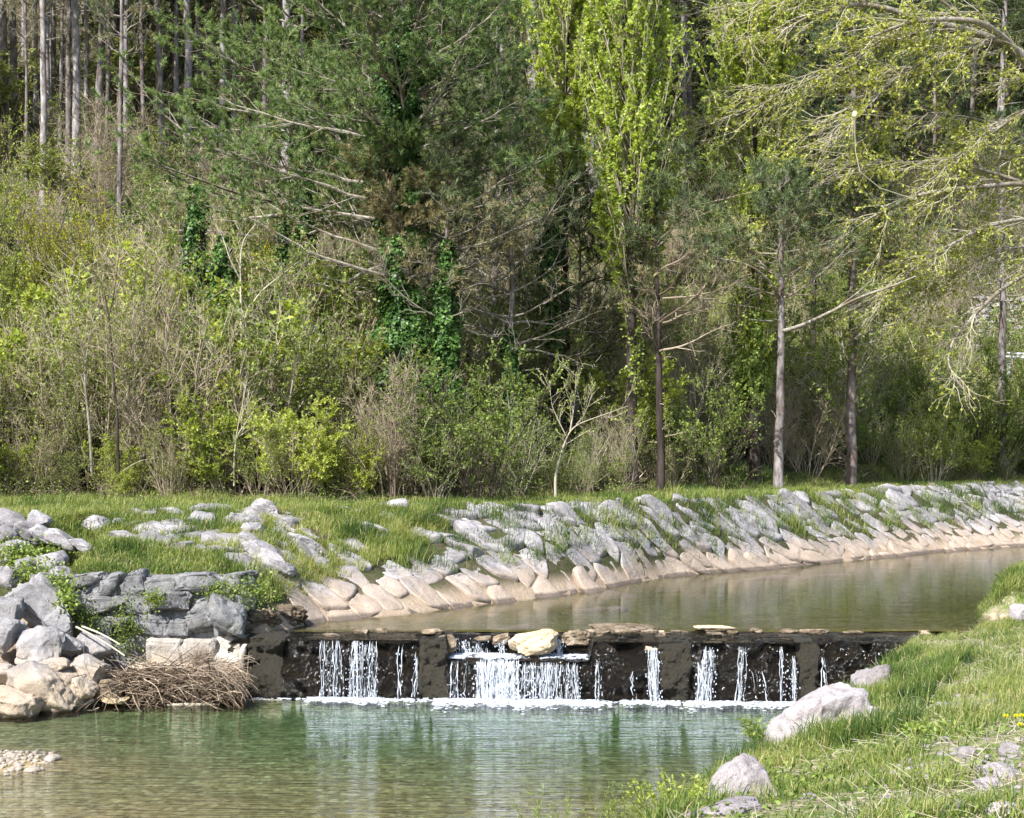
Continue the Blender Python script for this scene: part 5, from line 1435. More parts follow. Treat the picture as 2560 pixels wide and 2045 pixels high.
def pine_parts(root, h, r0, seed, zb, blen, gap=0.55, nper=5, zdead=None, zgreen=None, bark='bark_grey', nmat='pine_needle', K=16, nlen=0.15, nw=0.019, lean=(0, 0),
               prof=None, elev=(0.05, 0.75), sec=7, ter=3, tuft=2, bias=None, stubs=8, ivy_=None, bmat='bark_grey', sparse=1.0, brl=0.5, top=0.12, cut=None):
    r = np.random.default_rng(seed)
    P, R = trunk_geo(h, r0, seed, lean, top=top)
    G = Geo(); tubes(G, P, R, 12, 0.5); G.build('trunk', MATS[bark], root, True)
    zs = np.arange(zb, h * 0.97, gap); st, dr, LL = [], [], []
    for z in zs:
        t = (z - zb) / (h - zb)
        n = nper + int(r.integers(-1, 2))
        a0 = r.uniform(0, 6.28)
        for j in range(n):
            a = a0 + j * 6.28 / n + r.normal() * 0.3
            L = blen * (prof(t) if prof else (1 - t) ** 0.7 * 0.9 + 0.12) * r.uniform(0.6, 1.15)
            if bias is not None: L *= max(0.25, 1 + bias[1] * math.cos(a - bias[0]))
            if cut is not None and z < cut and math.sin(a) < -0.25: L *= 0.3
            e = elev[0] + (elev[1] - elev[0]) * t + r.normal() * 0.12
            zz = z + r.normal() * 0.08
            x, y, tr = at_trunk(P, R, zz)
            st.append((x, y, zz)); dr.append((math.cos(a) * math.cos(e), math.sin(a) * math.cos(e), math.sin(e))); LL.append(L)
    st, dr, LL = np.array(st), np.array(dr), np.array(LL)
    P1 = grow(st, dr, LL, 11, 0.105, np.array([0, 0, 0.035]), r)
    R1 = taper(len(LL), 11, 0.008 + 0.0095 * LL, 0.007)
    GB = Geo(); tubes(GB, P1, R1, 6, r.random(len(LL)))
    # dead stubs on the bare trunk
    if stubs:
        z = r.uniform(h * 0.12, zb + 0.3, stubs); a = r.uniform(0, 6.28, stubs); x, y, tr = at_trunk(P, R, z)
        Ps = grow(np.stack([x, y, z], 1), np.stack([np.cos(a), np.sin(a), 0.25 + 0 * a], 1), r.uniform(0.2, 1.1, stubs), 5, 0.12, np.array([0, 0, 0.0]), r)
        tubes(GB, Ps, taper(stubs, 5, 0.026, 0.008), 5, 0.8)
    p, d, rad, t = spawn(P1, R1, sec, 0.22, 1.0, 0.8, r, 0.15, True)
    d[:, 2] = d[:, 2] * 0.5 + 0.12
    L1r = np.repeat(LL, sec)
    P2 = grow(p, d, L1r * 0.33 * (1.15 - 0.6 * t) * r.uniform(0.6, 1.3, len(p)), 6, 0.10, np.array([0, 0, 0.05]), r)
    R2 = taper(len(p), 6, np.minimum(rad * 0.6, 0.018), 0.005)
    tubes(GB, P2, R2, 4, r.random(len(p)))
    p, d, rad, t = spawn(P2, R2, ter, 0.3, 1.0, 0.7, r, 0.3, True)
    P3 = grow(p, d, r.uniform(0.18, 0.5, len(p)), 4, 0.12, np.array([0, 0, 0.09]), r)
    R3 = taper(len(p), 4, 0.007, 0.004)
    tubes(GB, P3, R3, 3, r.random(len(p)))
    GB.build('branches', MATS[bmat], root)
    zd = zdead if zdead is not None else -1; zg = zgreen if zgreen is not None else -1
    p, d, rad, t = spawn(P3, R3, tuft + 2, 0.25, 1.0, 0.3, r, 0.2, True)
    dist = np.hypot(p[:, 0] - np.interp(p[:, 2], P[:, 2], P[:, 0]), p[:, 1])
    j = r.normal(size=len(p)) * 0.55 + fbm(p, 0.7, 2, seed) * 1.0
    zeff = p[:, 2] + j + 0.35 * np.clip(dist - 1.5, 0, 5)
    live = zeff > zd
    live &= r.random(len(p)) < sparse
    p, d, zeff = p[live], d[live], zeff[live]
    g = zeff > zg
    for sel, mt, nm in ((g, nmat, 'needles'), (~g, 'brown_needle', 'brown_needles')):
        if sel.sum() < 5: continue
        G = Geo(); q = p[sel]
        needles(G, q, d[sel], K, nlen, nw, np.clip(0.45 + 0.3 * r.normal(size=len(q)) + 0.2 * fbm(q, 1.2, 2, seed + 3), 0, 1), r, 0.62)
        G.build(nm, MATS[mt], root)
    if ivy_:
        G = Geo(); ivy(G, P, R, *ivy_, seed + 8); G.build('ivy', MATS['ivy_leaf'], root)
    return P, R

def tree_base(px, D): 
    b = base_at(px, D); return b

# pines with ivy in the middle, behind the thicket
t = thing('ivy_clad_pine', 'biggest pine, its trunk wrapped in thick glossy ivy, centre left of the wood', 'tree', base_at(1005, 47.0))
pine_parts(t, 19.0, 0.20, 71, 6.4, 5.8, 0.74, 7, cut=10.5, bias=(math.pi, 0.15), zdead=8.0, zgreen=9.4, K=20, sec=11, ter=4, tuft=1, ivy_=(1.2, 14.0, 40000, 0.78), elev=(0.02, 0.8), prof=lambda t: 0.95 * (1 - t) ** 0.5 + 0.1, bmat='limb_grey', nlen=0.16, nw=0.022)
t = thing('ivy_clad_pine', 'slimmer ivy clad pine trunk just right of the biggest ivy clad pine', 'tree', base_at(1116, 46.6))
pine_parts(t, 10.5, 0.14, 72, 5.2, 2.6, 0.8, 4, zdead=7.0, zgreen=8.0, K=11, sec=7, bmat='limb_grey', ivy_=(0.8, 7.6, 11000, 0.42), nmat='dark_needle')
t = thing('ivy_clad_pine', 'third ivy clad pine trunk, thin and dark, with long bare branches to the right', 'tree', base_at(1285, 48.5))
pine_parts(t, 12.0, 0.13, 73, 4.2, 4.2, 0.85, 4, zdead=6.6, zgreen=7.8, sparse=0.5, K=12, sec=7, bmat='limb_grey', ivy_=(0.5, 4.8, 5500, 0.24), nmat='dark_needle', elev=(0.1, 0.6))
t = thing('green_pine', 'bright green pine reaching long level boughs to the left, ivy on its leaning trunk', 'tree', base_at(752, 55.0))
pine_parts(t, 17.5, 0.17, 74, 4.6, 5.4, 1.05, 6, zdead=3.0, zgreen=5.2, K=20, sec=10, ter=3, tuft=3, bmat='limb_grey', ivy_=(2.0, 8.6, 8000, 0.45), bias=(math.pi, 0.45), elev=(-0.02, 0.5), nlen=0.16, nw=0.024)
t = thing('green_pine', 'pine filling the gap between the biggest ivy clad pine and the poplars', 'tree', base_at(1235, 56.0))
pine_parts(t, 15.0, 0.15, 75, 3.2, 3.4, 0.7, 5, zdead=3.6, zgreen=5.0, K=12, sec=7, bmat='limb_grey', nmat='pine_needle', sparse=0.8)
t = thing('green_pine', 'small pine with dark needles half hidden left of the main poplar trunk', 'tree', base_at(1440, 53.0))
pine_parts(t, 8.5, 0.11, 76, 2.6, 3.0, 0.6, 5, zdead=3.4, zgreen=4.4, K=11, sec=7, bmat='twig_dark', nmat='dark_needle', sparse=0.8)
t = thing('dark_pine', 'dark pine with swollen foot standing right beside the main poplar', 'tree', base_at(1645, 49.6))
pine_parts(t, 10.6, 0.145, 77, 4.6, 3.0, 0.8, 4, zdead=7.0, zgreen=7.4, K=11, sec=8, ter=4, bark='bark_dark', bmat='twig_tan', nmat='dark_needle', bias=(0.0, 0.75), elev=(0.25, 0.6), sparse=0.8)
t = thing('grey_pine', 'grey trunked pine at the bank edge with a long branch reaching right', 'tree', base_at(1948, 50.9))
P_, R_t = pine_parts(t, 10.4, 0.175, 78, 6.3, 2.8, 0.7, 5, zdead=6.8, zgreen=7.4, K=12, sec=6, ter=4, bark='bark_grey', bmat='limb_grey', nmat='dark_needle', stubs=5, sparse=0.9, lean=(-0.008, 0), top=0.25)
G = Geo(); D = 50.5
def limb_px(G, pts, r0, r1, loc, mat=0, n=7, k=5):
    """a limb through photo pixels with depths: (px, py, D)"""
    Q = np.array([at(*p) for p in pts]) - np.array(loc)
    u = np.linspace(0, 1, len(Q)); uu = np.linspace(0, 1, len(Q) * k)
    P = np.stack([np.interp(uu, u, Q[:, i]) for i in range(3)], 1)
    ker = np.ones(k) / k
    S = np.stack([np.convolve(np.pad(P[:, i], k // 2, 'edge'), ker, 'valid') for i in range(3)], 1)
    S[0], S[-1] = P[0], P[-1]
    R = np.linspace(r0, r1, len(S))
    tubes(G, S, R, n, 0.7)
    return S, R
b = t.location
limb_px(G, [(1958, 828, 50.8), (2010, 812, 50.4), (2080, 778, 50.0), (2150, 742, 49.6), (2230, 716, 49.2), (2290, 690, 49)], 0.075, 0.02, b)
limb_px(G, [(1942, 730, 50.8), (1925, 705, 50.4), (1890, 672, 50.0), (1850, 655, 49.8), (1790, 645, 49.5)], 0.07, 0.012, b)
limb_px(G, [(1935, 782, 50.8), (1870, 765, 50.4), (1760, 753, 50.0)], 0.025, 0.008, b)
limb_px(G, [(1930, 803, 50.8), (1872, 799, 50.4)], 0.028, 0.02, b)
limb_px(G, [(1962, 735, 50.8), (2025, 738, 51), (2090, 700, 51.2)], 0.03, 0.01, b)
S, R = limb_px(G, [(2080, 778, 50.0), (2140, 735, 50.2), (2180, 700, 50.4)], 0.03, 0.01, b)
G.build('long_branch', MATS['limb_grey'], t, True)
t = thing('brown_pine', 'brown trunked pine with short broken stubs on its right side', 'tree', base_at(2124, 55.5))
pine_parts(t, 12.2, 0.205, 79, 7.6, 3.0, 0.62, 5, zdead=7.4, zgreen=8.6, K=12, sec=7, ter=4, bark='bark_brown', bmat='limb_grey', nmat='dark_needle', stubs=0, sparse=0.8, lean=(0.012, 0), top=0.3)
G = Geo(); b = t.location
for pts, r0, r1 in (([(2142, 936, 55.3), (2190, 926, 55.2)], 0.032, 0.022), ([(2142, 968, 55.3), (2180, 950, 55.0)], 0.022, 0.018), ([(2140, 842, 55.4), (2200, 818, 55), (2270, 800, 54.6)], 0.05, 0.012),
                    ([(2140, 868, 55.3), (2195, 850, 55), (2240, 848, 54.6)], 0.04, 0.012), ([(2138, 830, 55.4), (2180, 795, 55), (2210, 750, 54.6)], 0.055, 0.015), ([(2120, 845, 55.6), (2095, 800, 55.8), (2088, 770, 56)], 0.03, 0.012),
                    ([(2115, 916, 55.6), (2080, 902, 55.8), (2050, 908, 56)], 0.02, 0.008), ([(2142, 810, 55.4), (2100, 790, 55), (2000, 820, 54.8)], 0.02, 0.008)):
    limb_px(G, pts, r0, r1, b)
G.build('broken_stubs', MATS['limb_grey'], t, True)
t = thing('grey_pine', 'dark grey pine trunk farthest right, in front of the pale scree', 'tree', base_at(2506, 64.5))
pine_parts(t, 15.0, 0.22, 80, 7.2, 3.2, 0.75, 4, zdead=9.5, zgreen=10.0, K=11, sec=6, bark='bark_grey', bmat='limb_grey', nmat='dark_needle', stubs=8, top=0.25)
t = thing('dark_pine', 'dark slender pine trunk standing back between the grey and brown pines', 'tree', base_at(2030, 63))
pine_parts(t, 13.0, 0.15, 81, 6.0, 2.6, 0.7, 5, zdead=6.5, zgreen=7, K=11, sec=6, bark='bark_dark', bmat='twig_dark', nmat='dark_needle')

# pines on the hillside: two kinds, each trunk where the photo shows one
def hill_pine(kind, px, py, wpx, label, group=None, hs=1.0, key={}):
    p = hit_far(px, py); D = p[1]
    loc = (p[0], D, float(far_z(np.array([p[0]]), np.array([D]))[0]) - 0.1)
    r0 = wpx * D / FPX / 2 * 1.2
    s = r0 / 0.19 / hs
    if kind not in key:
        t = thing('hill_pine', label, 'tree', (0, 0, 0), group)
        if kind == 'bare': pine_parts(t, 17, 0.19, 91, 9.0, 3.2, 0.75, 4, zdead=10, zgreen=10.5, K=9, sec=5, ter=3, nlen=0.2, nw=0.03, bark='bark_pale', bmat='limb_grey', nmat='dark_needle', stubs=16, top=0.35)
        if kind == 'bare2': pine_parts(t, 15, 0.19, 92, 7.2, 3.0, 0.75, 4, zdead=8.5, zgreen=9, K=9, sec=5, ter=3, nlen=0.2, nw=0.03, bark='bark_grey', bmat='limb_grey', nmat='dark_needle', stubs=18, top=0.35, lean=(-0.02, 0))
        if kind == 'crown': pine_parts(t, 12, 0.19, 93, 2.6, 3.6, 0.7, 5, zdead=3.4, zgreen=3.8, K=11, sec=6, ter=3, tuft=2, nlen=0.22, nw=0.034, bark='bark_brown', bmat='twig_dark', nmat='dark_needle', stubs=6)
        if kind == 'crown2': pine_parts(t, 13, 0.19, 94, 4.6, 3.4, 0.7, 5, zdead=5.2, zgreen=6.0, K=11, sec=6, ter=3, tuft=2, nlen=0.22, nw=0.034, bark='bark_grey', bmat='limb_grey', nmat='dark_needle', stubs=8)
        key[kind] = t
        t.location = loc; t.rotation_euler = (0, 0, RNG.uniform(0, 6.28))
        o = t
    else:
        o = dup(key[kind], loc, RNG.uniform(0, 6.28), 1.0, label, group, 'tree')
        if group is None and 'group' in o: del o['group']
    zsc = hs if kind.startswith('bare') else 1.0
    o.scale = (s * zsc if kind.startswith('bare') else s, s * zsc if kind.startswith('bare') else s, zsc * (1 if kind.startswith('bare') else s))
    return o
for a in [
    ('bare', 5, 300, 14, 'dark pine trunk cut by the upper left corner'),
    ('bare', 35, 245, 16, 'second pine trunk from the upper left corner, pale and straight'),
    ('bare', 107, 520, 16, 'tall pale grey pine trunk rising left of the yellow bush, foot lowest of its row'),
    ('bare2', 167, 440, 15, 'pale pine trunk leaning against a darker one, left of the pair'),
    ('bare', 193, 450, 20, 'darker thick pine trunk on the right of the leaning pair'),
    ('bare2', 236, 405, 17, 'reddish grey pine trunk right of the leaning pair'),
    ('bare2', 293, 575, 12, 'thin dark knotty pine trunk with stubs above the yellow bush'),
    ('bare', 335, 215, 12, 'pine trunk far up the slope behind the thin knotty one'),
    ('bare2', 412, 385, 17, 'pine trunk with a crooked pale fork at the left tip of the green boughs'),
    ('bare', 468, 375, 19, 'pale pine trunk seen between layers of the green boughs'),
    ('bare', 555, 355, 14, 'reddish pine trunk seen under the green boughs'),
    ('bare', 712, 440, 22, 'pale pine trunk just left of the leaning ivy covered trunk'),
    ('bare2', 71, 510, 8, 'thin dead stem left of the tall pale grey trunk'),
    ('bare2', 140, 180, 10, 'narrow trunk high on the slope behind the leaning pair'),
    ('bare', 380, 120, 11, 'faint trunk high on the slope left of the green boughs'),
    ('bare', 1333, 300, 24, 'thick pale trunk beside the left edge of the left poplar'),
    ('bare', 1254, 285, 12, 'grey trunk in the dark gap right of the big pine crown'),
    ('bare2', 1235, 200, 9, 'thin grey trunk in the dark gap right of the big pine crown'),
    ('bare', 1468, 455, 14, 'blue grey trunk glimpsed between the two left poplars'),
    ('bare', 1708, 435, 14, 'mottled pale trunk right of the main poplar'),
    ('bare2', 1738, 440, 20, 'dark trunk beside the mottled pale trunk right of the main poplar'),
    ('bare', 2085, 335, 10, 'short bit of white grey trunk behind arching twigs'),
    ('bare2', 2165, 305, 14, 'dark trunk just right of the cream ball'),
    ('bare', 2330, 300, 12, 'dark narrow trunk, left of two, high at the right'),
    ('bare', 2358, 310, 10, 'pale narrow trunk, right of two, high at the right'),
    ('bare', 2500, 500, 20, 'pale trunk behind the weeping branches at the right edge'),
    ('bare2', 2420, 420, 12, 'slim trunk behind the weeping branches near the right edge')]:
    hill_pine(*a)
CRG = 'dark pine with full crown standing in the shade far up the slope'
rc = np.random.default_rng(404); CPL = []
for px, py in [(1180, 330), (1260, 120), (1150, 60), (1520, 250), (1620, 300), (1700, 180), (1760, 260), (1790, 90), (1720, 20), (2010, 250), (2110, 170), (2200, 210), (2290, 140), (2380, 220), (2440, 120), (2520, 260), (2060, 60), (2240, 20), (2560, 60), (1900, 120), (1560, 60), (1400, 90), (1000, 90), (860, 60), (700, 130), (560, 110), (430, 60), (300, 90), (2620, 380), (1480, 420), (1850, 380), (1980, 450), (2350, 400), (2280, 330), (2140, 420)]:
    CPL.append((px, hill_pine('crown' if rc.random() < 0.65 else 'crown2', px + rc.normal() * 15, py + 130, rc.uniform(13, 19), CRG, 'shaded pines far up the slope')))
for px, py in [(60, 150), (210, 60), (120, 330), (260, 250), (520, 200), (640, 220), (-30, 400)]:
    hill_pine('bare' if rc.random() < 0.5 else 'bare2', px, py, rc.uniform(8, 13), 'dim far pine trunk at the upper left, ' + {60: 'by the second corner trunk', 210: 'high above the leaning pair', 120: 'behind the tall pale one', 260: 'right of the reddish one', 520: 'under the green boughs', 640: 'right end', -30: 'at the very edge'}[px], 'thin far trunks of the upper left')

for q, (_, o) in enumerate(sorted(CPL, key=lambda e: e[0])):
    o['label'] = 'dark full crowned pine on the shaded slope, %s from the left' % (ORD[q] if q < len(ORD) else ORD[len(CPL) - 1 - q] + ' last')
for q, (_, o) in enumerate(sorted(CPL, key=lambda e: e[0])):
    if q >= len(ORD): o['label'] = 'dark full crowned pine on the shaded slope, %s from the right' % ORD[len(CPL) - 1 - q]
for k, (px, py, w) in enumerate([(18, 330, 12), (88, 300, 10), (150, 350, 9), (215, 300, 11), (262, 360, 10), (315, 330, 12), (362, 300, 10), (440, 320, 11), (505, 290, 12), (585, 330, 11), (660, 340, 12), (125, 250, 8), (280, 220, 9), (395, 210, 9), (600, 200, 9)]):  # extra pines, added to thicken the stand and shade the slope
    hill_pine('bare' if k % 2 else 'bare2', px, py, w, 'extra slim pine added for shade behind the pale upper left trunks, %s from the left' % ordn(sorted([18, 88, 150, 215, 262, 315, 362, 440, 505, 585, 660, 125, 280, 395, 600]).index(px) + 1), 'extra pines shading the upper left slope')
# ------------------------------------------------------------------ poplars
def poplar_parts(root, h, r0, seed, zb, rad, leafn, dens=1.0, low=None, bark='bark_dark', lsize=0.085, ivy_=None, gapf=1.0):
    r = np.random.default_rng(seed)
    P, R = trunk_geo(h, r0, seed, (0, 0), wob=0.006, top=0.1)
    G = Geo(); tubes(G, P, R, 12, 0.5); G.build('trunk', MATS[bark], root, True)
    n = int((h - zb) * 9 * dens)
    z = zb + (h * 0.93 - zb) * (np.arange(n) + r.random(n)) / n
    a = r.uniform(0, 6.28, n); x, y, tr = at_trunk(P, R, z)
    s = np.stack([x, y, z], 1)
    w = np.interp(z, [zb, zb + 3, h * 0.6, h], [0.7, 1, 1, 0.35])
    d = np.stack([np.cos(a) * 0.75, np.sin(a) * 0.75, np.ones(n)], 1)
    L = rad * 2.6 * w * r.uniform(0.6, 1.2, n)
    P1 = grow(s, d, L, 9, 0.03, np.array([0, 0, 0.16]), r)
    R1 = taper(n, 9, 0.028, 0.006)
    GB = Geo(); tubes(GB, P1, R1, 5, r.random(n))
    p, d, ra, t = spawn(P1, R1, 8, 0.15, 1.0, 0.42, r, 0.15, True)
    P2 = grow(p, d, r.uniform(0.35, 1.1, len(p)), 6, 0.05, np.array([0, 0, 0.12]), r)
    R2 = taper(len(p), 6, 0.010, 0.004)
    tubes(GB, P2, R2, 4, r.random(len(p)))
    p, d, ra, t = spawn(P2, R2, 5, 0.2, 1.0, 0.5, r, 0.2, True)
    P3 = grow(p, d, r.uniform(0.1, 0.28, len(p)), 3, 0.1, np.array([0, 0, 0.1]), r)
    tubes(GB, P3, taper(len(p), 3, 0.006, 0.003), 3, r.random(len(p)))
    if low is not None:
        m = 36
        z = r.uniform(low, zb + 1, m); a = r.uniform(0, 6.28, m); x, y, tr = at_trunk(P, R, z)
        Pe = grow(np.stack([x, y, z], 1), np.stack([np.cos(a) * 0.8, np.sin(a) * 0.8, np.ones(m)], 1), r.uniform(0.3, 1.1, m), 5, 0.08, np.array([0, 0, 0.12]), r)
        tubes(GB, Pe, taper(m, 5, 0.009, 0.004), 4, r.random(m))
    GB.build('branches', MATS['twig_pale'], root)
    p, d, ra, t = spawn(P3, taper(len(P3), 3, 0.006, 0.003), leafn, 0.2, 1.0, 0.9, r, 0.4)
    pn = fbm(p * np.array([1, 1, 0.6]), 1.0, 3, seed)
    k = r.random(len(p)) < np.clip(0.62 + 0.9 * pn * gapf, 0.06, 1)
    p, d, pn = p[k], d[k], pn[k]
    G = Geo()
    leaves(G, p, d, lsize * r.uniform(0.6, 1.4, len(p)), 0.8, np.clip(r.uniform(0.1, 0.95, len(p)) + 0.2 * pn, 0, 1), r)
    if low is not None:
        q, d, ra, t = spawn(Pe, taper(m, 5, 0.009, 0.004), 26, 0.1, 1.0, 1.0, r, 0.4)
        q = q + r.normal(size=q.shape) * 0.08
        leaves(G, q, d, lsize * r.uniform(0.6, 1.3, len(q)), 0.8, r.uniform(0.2, 0.9, len(q)), r)
    G.build('foliage', MATS['poplar_leaf'], root)
    if ivy_:
        G = Geo(); ivy(G, P, R, *ivy_, seed + 8, ); G.build('ivy', MATS['shrub_green'], root)
t = thing('poplar', 'main tall columnar poplar in the middle of the wood, foot near the bank', 'tree', base_at(1580, 50.0))
poplar_parts(t, 19.5, 0.20, 61, 4.8, 1.55, 16, 1.25, low=1.4, lsize=0.10)
t = thing('poplar', 'left columnar poplar, shorter trunk hidden by dark pine needles', 'tree', base_at(1418, 53.5))
poplar_parts(t, 19.5, 0.18, 62, 7.0, 1.45, 16, 1.2, lsize=0.105)
t = thing('poplar', 'right columnar poplar behind the arching pale twigs', 'tree', base_at(1880, 55.0))
poplar_parts(t, 19.0, 0.20, 63, 7.5, 1.9, 18, 1.3, low=6.0, lsize=0.105)
t = thing('ivy_clad_poplar', 'ivy green dark trunk just behind the grey pine at the bank edge', 'tree', base_at(1888, 53.0))
poplar_parts(t, 9.8, 0.20, 64, 3.6, 0.95, 12, 1.2, low=3.0, ivy_=(3.0, 8.8, 9000, 0.7))

# ------------------------------------------------------------------ overhanging tree on the right
def weeping():
    base = base_at(3010, 64.0)
    t = thing('overhanging_tree', 'large tree leaning in from the right with arching pale twigs and small new leaves', 'tree', base)
    b = np.array(base); r = np.random.default_rng(19)
    G = Geo()
    Pt = np.array([b + [0, 0, -0.3], b + [-0.3, -0.5, 3], b + [-1.0, -1.5, 7], b + [-2.2, -3.0, 11], b + [-4.0, -4.5, 14.5], b + [-5.2, -5, 19]]) - b
    uu = np.linspace(0, 5, 26); Pt = np.stack([np.interp(uu, np.arange(6), Pt[:, i]) for i in range(3)], 1)
    tubes(G, Pt, np.linspace(0.48, 0.12, 26), 12, 0.5); G.build('trunk', MATS['limb_grey'], t, True)
    k_ = 1.1873
    L = [
        ([(2420, 330, 60), (2300, 215, 58), (2156, 112, 56.5), (2050, 64, 55.5), (1930, 42, 54.5), (1862, 14, 54), (1790, 8, 53.5), (1710, 30, 53), (1640, 70, 52.8)], 0.20, 0.03),
        ([(2400, 330, 60), (2230, 200, 57), (2156, 128, 56), (2112, 76, 55), (2060, 42, 54), (1960, 40, 53.5), (1895, 52, 53), (1830, 80, 52.6)], 0.20, 0.035),
        ([(2460, 620, 61), (2300, 420, 58), (2156, 385, 56), (2085, 392, 55), (1960, 402, 54), (1880, 432, 53.4), (1800, 478, 53), (1730, 540, 52.6)], 0.13, 0.02),
        ([(2460, 640, 61), (2300, 470, 58), (2156, 458, 56), (2070, 478, 55), (1985, 525, 54), (1900, 580, 53.5), (1850, 640, 53)], 0.10, 0.015),
        ([(2470, 700, 61), (2280, 560, 58), (2190, 560, 57), (2110, 606, 56), (2060, 655, 55.5), (2012, 705, 55), (1995, 750, 54.8), (2000, 780, 54.6), (2040, 835, 54.4)], 0.11, 0.02),
        ([(2156, 385, 56), (2000, 335, 55), (1900, 345, 54), (1830, 340, 53.6), (1770, 355, 53), (1680, 420, 52.6), (1620, 470, 52.4)], 0.07, 0.012),
        ([(2050, 64, 55.5), (1960, 62, 54.5), (1860, 92, 53.6), (1760, 140, 53), (1660, 190, 52.6), (1560, 240, 52.3), (1500, 265, 52.1)], 0.055, 0.010),
        ([(2112, 76, 55), (2000, 110, 54), (1900, 150, 53.4), (1850, 200, 53), (1780, 260, 52.6)], 0.055, 0.010),
        ([(2230, 200, 57), (2130, 250, 56), (2060, 300, 55), (2000, 350, 54.5)], 0.08, 0.015),
        ([(2300, 420, 58), (2200, 300, 57), (2100, 260, 56), (1980, 235, 55), (1880, 262, 54.2), (1790, 300, 53.6)], 0.07, 0.01),
        ([(2050, 64, 55.5), (2000, 10, 55), (1900, -40, 54), (1780, -50, 53.5), (1650, -20, 53), (1560, 20, 52.6)], 0.07, 0.01),
        ([(2300, 560, 58), (2200, 520, 57), (2120, 520, 56.5), (2040, 560, 56), (1960, 620, 55.4)], 0.06, 0.01),
        ([(2300, 420, 58), (2200, 360, 57), (2120, 330, 56.5), (2050, 345, 56), (1980, 400, 55.4)], 0.06, 0.01),
    ]
    G = Geo(); PS, RS = [], []
    for pts, r0, r1 in L:
        S, R = limb_px(G, [(x * k_, y * k_, D) for x, y, D in pts], r0, r1, base)
        idx = np.linspace(0, len(S) - 1, 24); i0 = np.minimum(idx.astype(int), len(S) - 2); f = (idx - i0)[:, None]
        PS.append(S[i0] * (1 - f) + S[i0 + 1] * f); RS.append(np.interp(idx, np.arange(len(R)), R))
    G.build('limbs', MATS['limb_grey'], t, True)
    PS, RS = np.array(PS), np.array(RS)
    GB = Geo()
    p, d, rad, tt = spawn(PS, RS, 22, 0.12, 1.0, 0.7, r, 0.25, True)
    li = np.repeat(np.arange(len(PS)), 22)
    kp = (r.random(len(p)) < np.where(li == 4, 0.35, 0.85)) 
    p, d, rad, tt, li = p[kp], d[kp], rad[kp], tt[kp], li[kp]
    d = nrm(d * np.array([1, 1, 0.8]) + np.array([-0.55, -0.1, 0.18]))
    P1 = grow(p, d, r.uniform(1.2, 3.0, len(p)) * np.where(li == 4, 0.6, 1.0), 10, 0.10, np.stack([np.full(10, -0.03), np.zeros(10), np.linspace(-0.20, 0.10, 10)], 1), r)
    R1 = taper(len(p), 10, np.clip(rad * 0.45, 0.012, 0.026), 0.006)
    tubes(GB, P1, R1, 5, r.uniform(0.3, 1, len(p)))
    p, d, rad, tt = spawn(P1, R1, 8, 0.1, 1.0, 0.55, r, 0.2, True)
    P2 = grow(p, d, r.uniform(0.4, 1.4, len(p)), 7, 0.12, np.stack([np.full(7, -0.03), np.zeros(7), np.linspace(-0.22, 0.16, 7)], 1), r)
    R2 = taper(len(p), 7, 0.010, 0.0045)
    tubes(GB, P2, R2, 4, r.uniform(0.3, 1, len(p)))
    p, d, rad, tt = spawn(P2, R2, 4, 0.15, 1.0, 0.6, r, 0.25, True)
    P3 = grow(p, d, r.uniform(0.15, 0.55, len(p)), 4, 0.10, np.array([-0.02, 0, -0.05]), r)
    R3 = taper(len(p), 4, 0.0055, 0.003)
    tubes(GB, P3, R3, 3, r.uniform(0.3, 1, len(p)))
    GB.build('twigs', MATS['twig_pale'], t)
    p, d, rad, tt = spawn(P3, R3, 9, 0.1, 1.0, 0.9, r, 0.4)
    pn = fbm(p, 0.8, 3, 77)
    k = r.random(len(p)) < np.clip(0.6 + 0.8 * pn, 0.1, 1)
    p, d = p[k], d[k]
    G = Geo(); leaves(G, p, d, 0.095 * r.uniform(0.6, 1.4, len(p)), 0.7, r.random(len(p)), r)
    G.build('foliage', MATS['willow_leaf'], t)
weeping()
